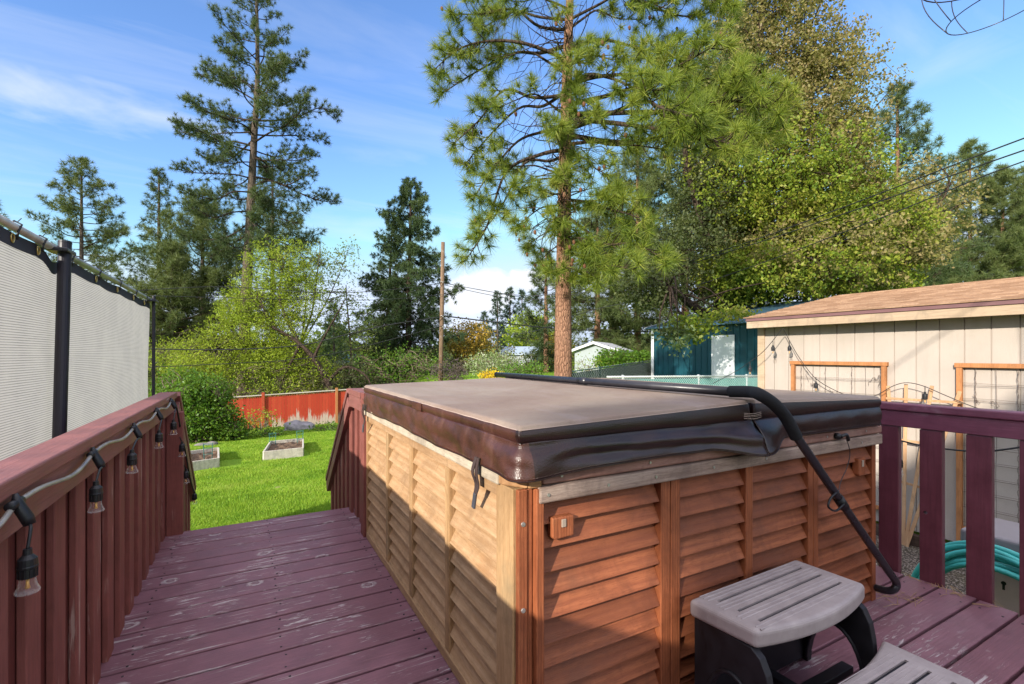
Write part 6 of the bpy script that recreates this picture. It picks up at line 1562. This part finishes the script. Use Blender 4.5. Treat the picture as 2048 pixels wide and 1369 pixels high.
# ------------------------------------------------------------------ grass on the lawn
rng = np.random.default_rng(300); pts = []
n = 0; Q = []
while n < 260000:
    d = 6.2 + 19.5 * rng.uniform(0, 1, 40000) ** 1.25; a = (rng.uniform(330, 760, 40000) - 1024) / FPX
    X = d * (SNY + a * CSY); Y = d * (CSY - a * SNY); ok = Y < 26.7
    Q.append(np.stack([X[ok], Y[ok]], 1)); n += ok.sum()
for k in range(4):         # thinner beyond the stair opening, where only a glimpse shows
    d = 5.0 + 24 * rng.uniform(0, 1, 45000) ** 1.1; a = (rng.uniform(-100, 1350, 45000) - 1024) / FPX
    X = d * (SNY + a * CSY); Y = d * (CSY - a * SNY); ok = (Y < 26.7) & (Y > 4.2)
    Q.append(np.stack([X[ok], Y[ok]], 1))
Q = np.concatenate(Q); X, Y = Q[:, 0], Q[:, 1]
f = np.clip((12.0 - X) / 5.5, 0, 1); f = f * f * (3 - 2 * f); dd = np.clip(np.minimum(Y, 27) - 5, 0, None)
Z = -0.95 - 0.072 * dd * f + 0.035 * np.clip(np.minimum(Y, 27) - 9, 0, None) * (1 - f) - 0.005
inbed = np.zeros(len(X), bool)
for o in [o for o in COL.objects if o.name.startswith('raised_bed')]:
    l = o.location; inbed |= (np.abs(X - (l.x + 0.55)) < 0.62) & (np.abs(Y - (l.y + 0.7)) < 0.95)
bare = (X - drop(556, 977).x) ** 2 / 0.022 + (Y - drop(556, 977).y) ** 2 / 0.02 < 1
k = ~inbed & ~bare; C = np.stack([X, Y, Z], 1)[k]; n = len(C)
D = rng.normal(0, 0.45, (n, 3)); D[:, 2] = 1; D /= np.linalg.norm(D, axis=1, keepdims=True)
pn = 0.6 + 0.5 * np.sin(C[:, 0] * 2.1 + np.sin(C[:, 1] * 1.3)) * np.sin(C[:, 1] * 1.7 + 1)
pn2 = np.sin(C[:, 0] * 4.3 + 2 * np.sin(C[:, 1] * 0.9)) * np.sin(C[:, 1] * 3.1 + 1.7 * np.sin(C[:, 0] * 1.1))
h = (0.045 + 0.035 * np.clip(pn, 0, 1) + 0.06 * np.clip(pn2 - 0.45, 0, 1)) * rng.uniform(0.6, 1.3, n); W = np.cross(D, rng.normal(size=(n, 3))); W /= np.linalg.norm(W, axis=1, keepdims=True)
wv = 0.006 * (0.7 + (C[:, 1] / 14))[:, None]
V = np.stack([C - W * wv, C + W * wv, C + D * h[:, None]], 1).reshape(-1, 3)
L_GRASS = leafy('grass_blades', [(0.085, 0.20, 0.012), (0.19, 0.36, 0.022), (0.31, 0.46, 0.04), (0.36, 0.44, 0.08)], 0.4, 0.5, 1.3)
tag(raw('grass', V, np.arange(len(V), dtype=np.int32).reshape(-1, 3), L_GRASS, None), 'short green grass blades covering the lawn', 'grass', kind='stuff')
c = drop(556, 977); dp = MB(); dp.lathe([(0.0, 0.02), (0.06, 0.016), (0.12, 0.006), (0.15, -0.02)], (0, 0, 0), 20); dp.v = [(c.x + q[0], c.y + q[1] * 0.8, c.z + q[2]) for q in dp.v]
tag(dp.build('dirt_mound', plain('tan_dirt', (0.30, 0.21, 0.12), 0.95, 0, 0.1, 0.3, 30, 0.5), smooth=True, loc=c), 'small bare dirt mound in the grass', 'dirt', kind='structure')
# fallen pine needles at the deck edge by the railing
nd = MB(); r = random.Random(12)
for k in range(46):
    x = 3.05 - abs(r.gauss(0, 0.03)) if k < 24 else 2.74 + r.gauss(0, 0.06); y = r.uniform(0.85, 1.22) if k < 24 else 1.12 + r.gauss(0, 0.05); a = r.uniform(0, 3.14); L = r.uniform(0.05, 0.10)
    nd.tube([(x, y, 0.004), (x + math.cos(a) * L * .5, y + math.sin(a) * L * .5, 0.008), (x + math.cos(a) * L, y + math.sin(a) * L, 0.004)], 0.0010, 4)
tag(nd.build('pine_needles', plain('dry_needles', (0.42, 0.27, 0.12), 0.8), smooth=True), 'dry fallen pine needles on the deck boards by the foot of the lifter arm', 'needles', kind='stuff')
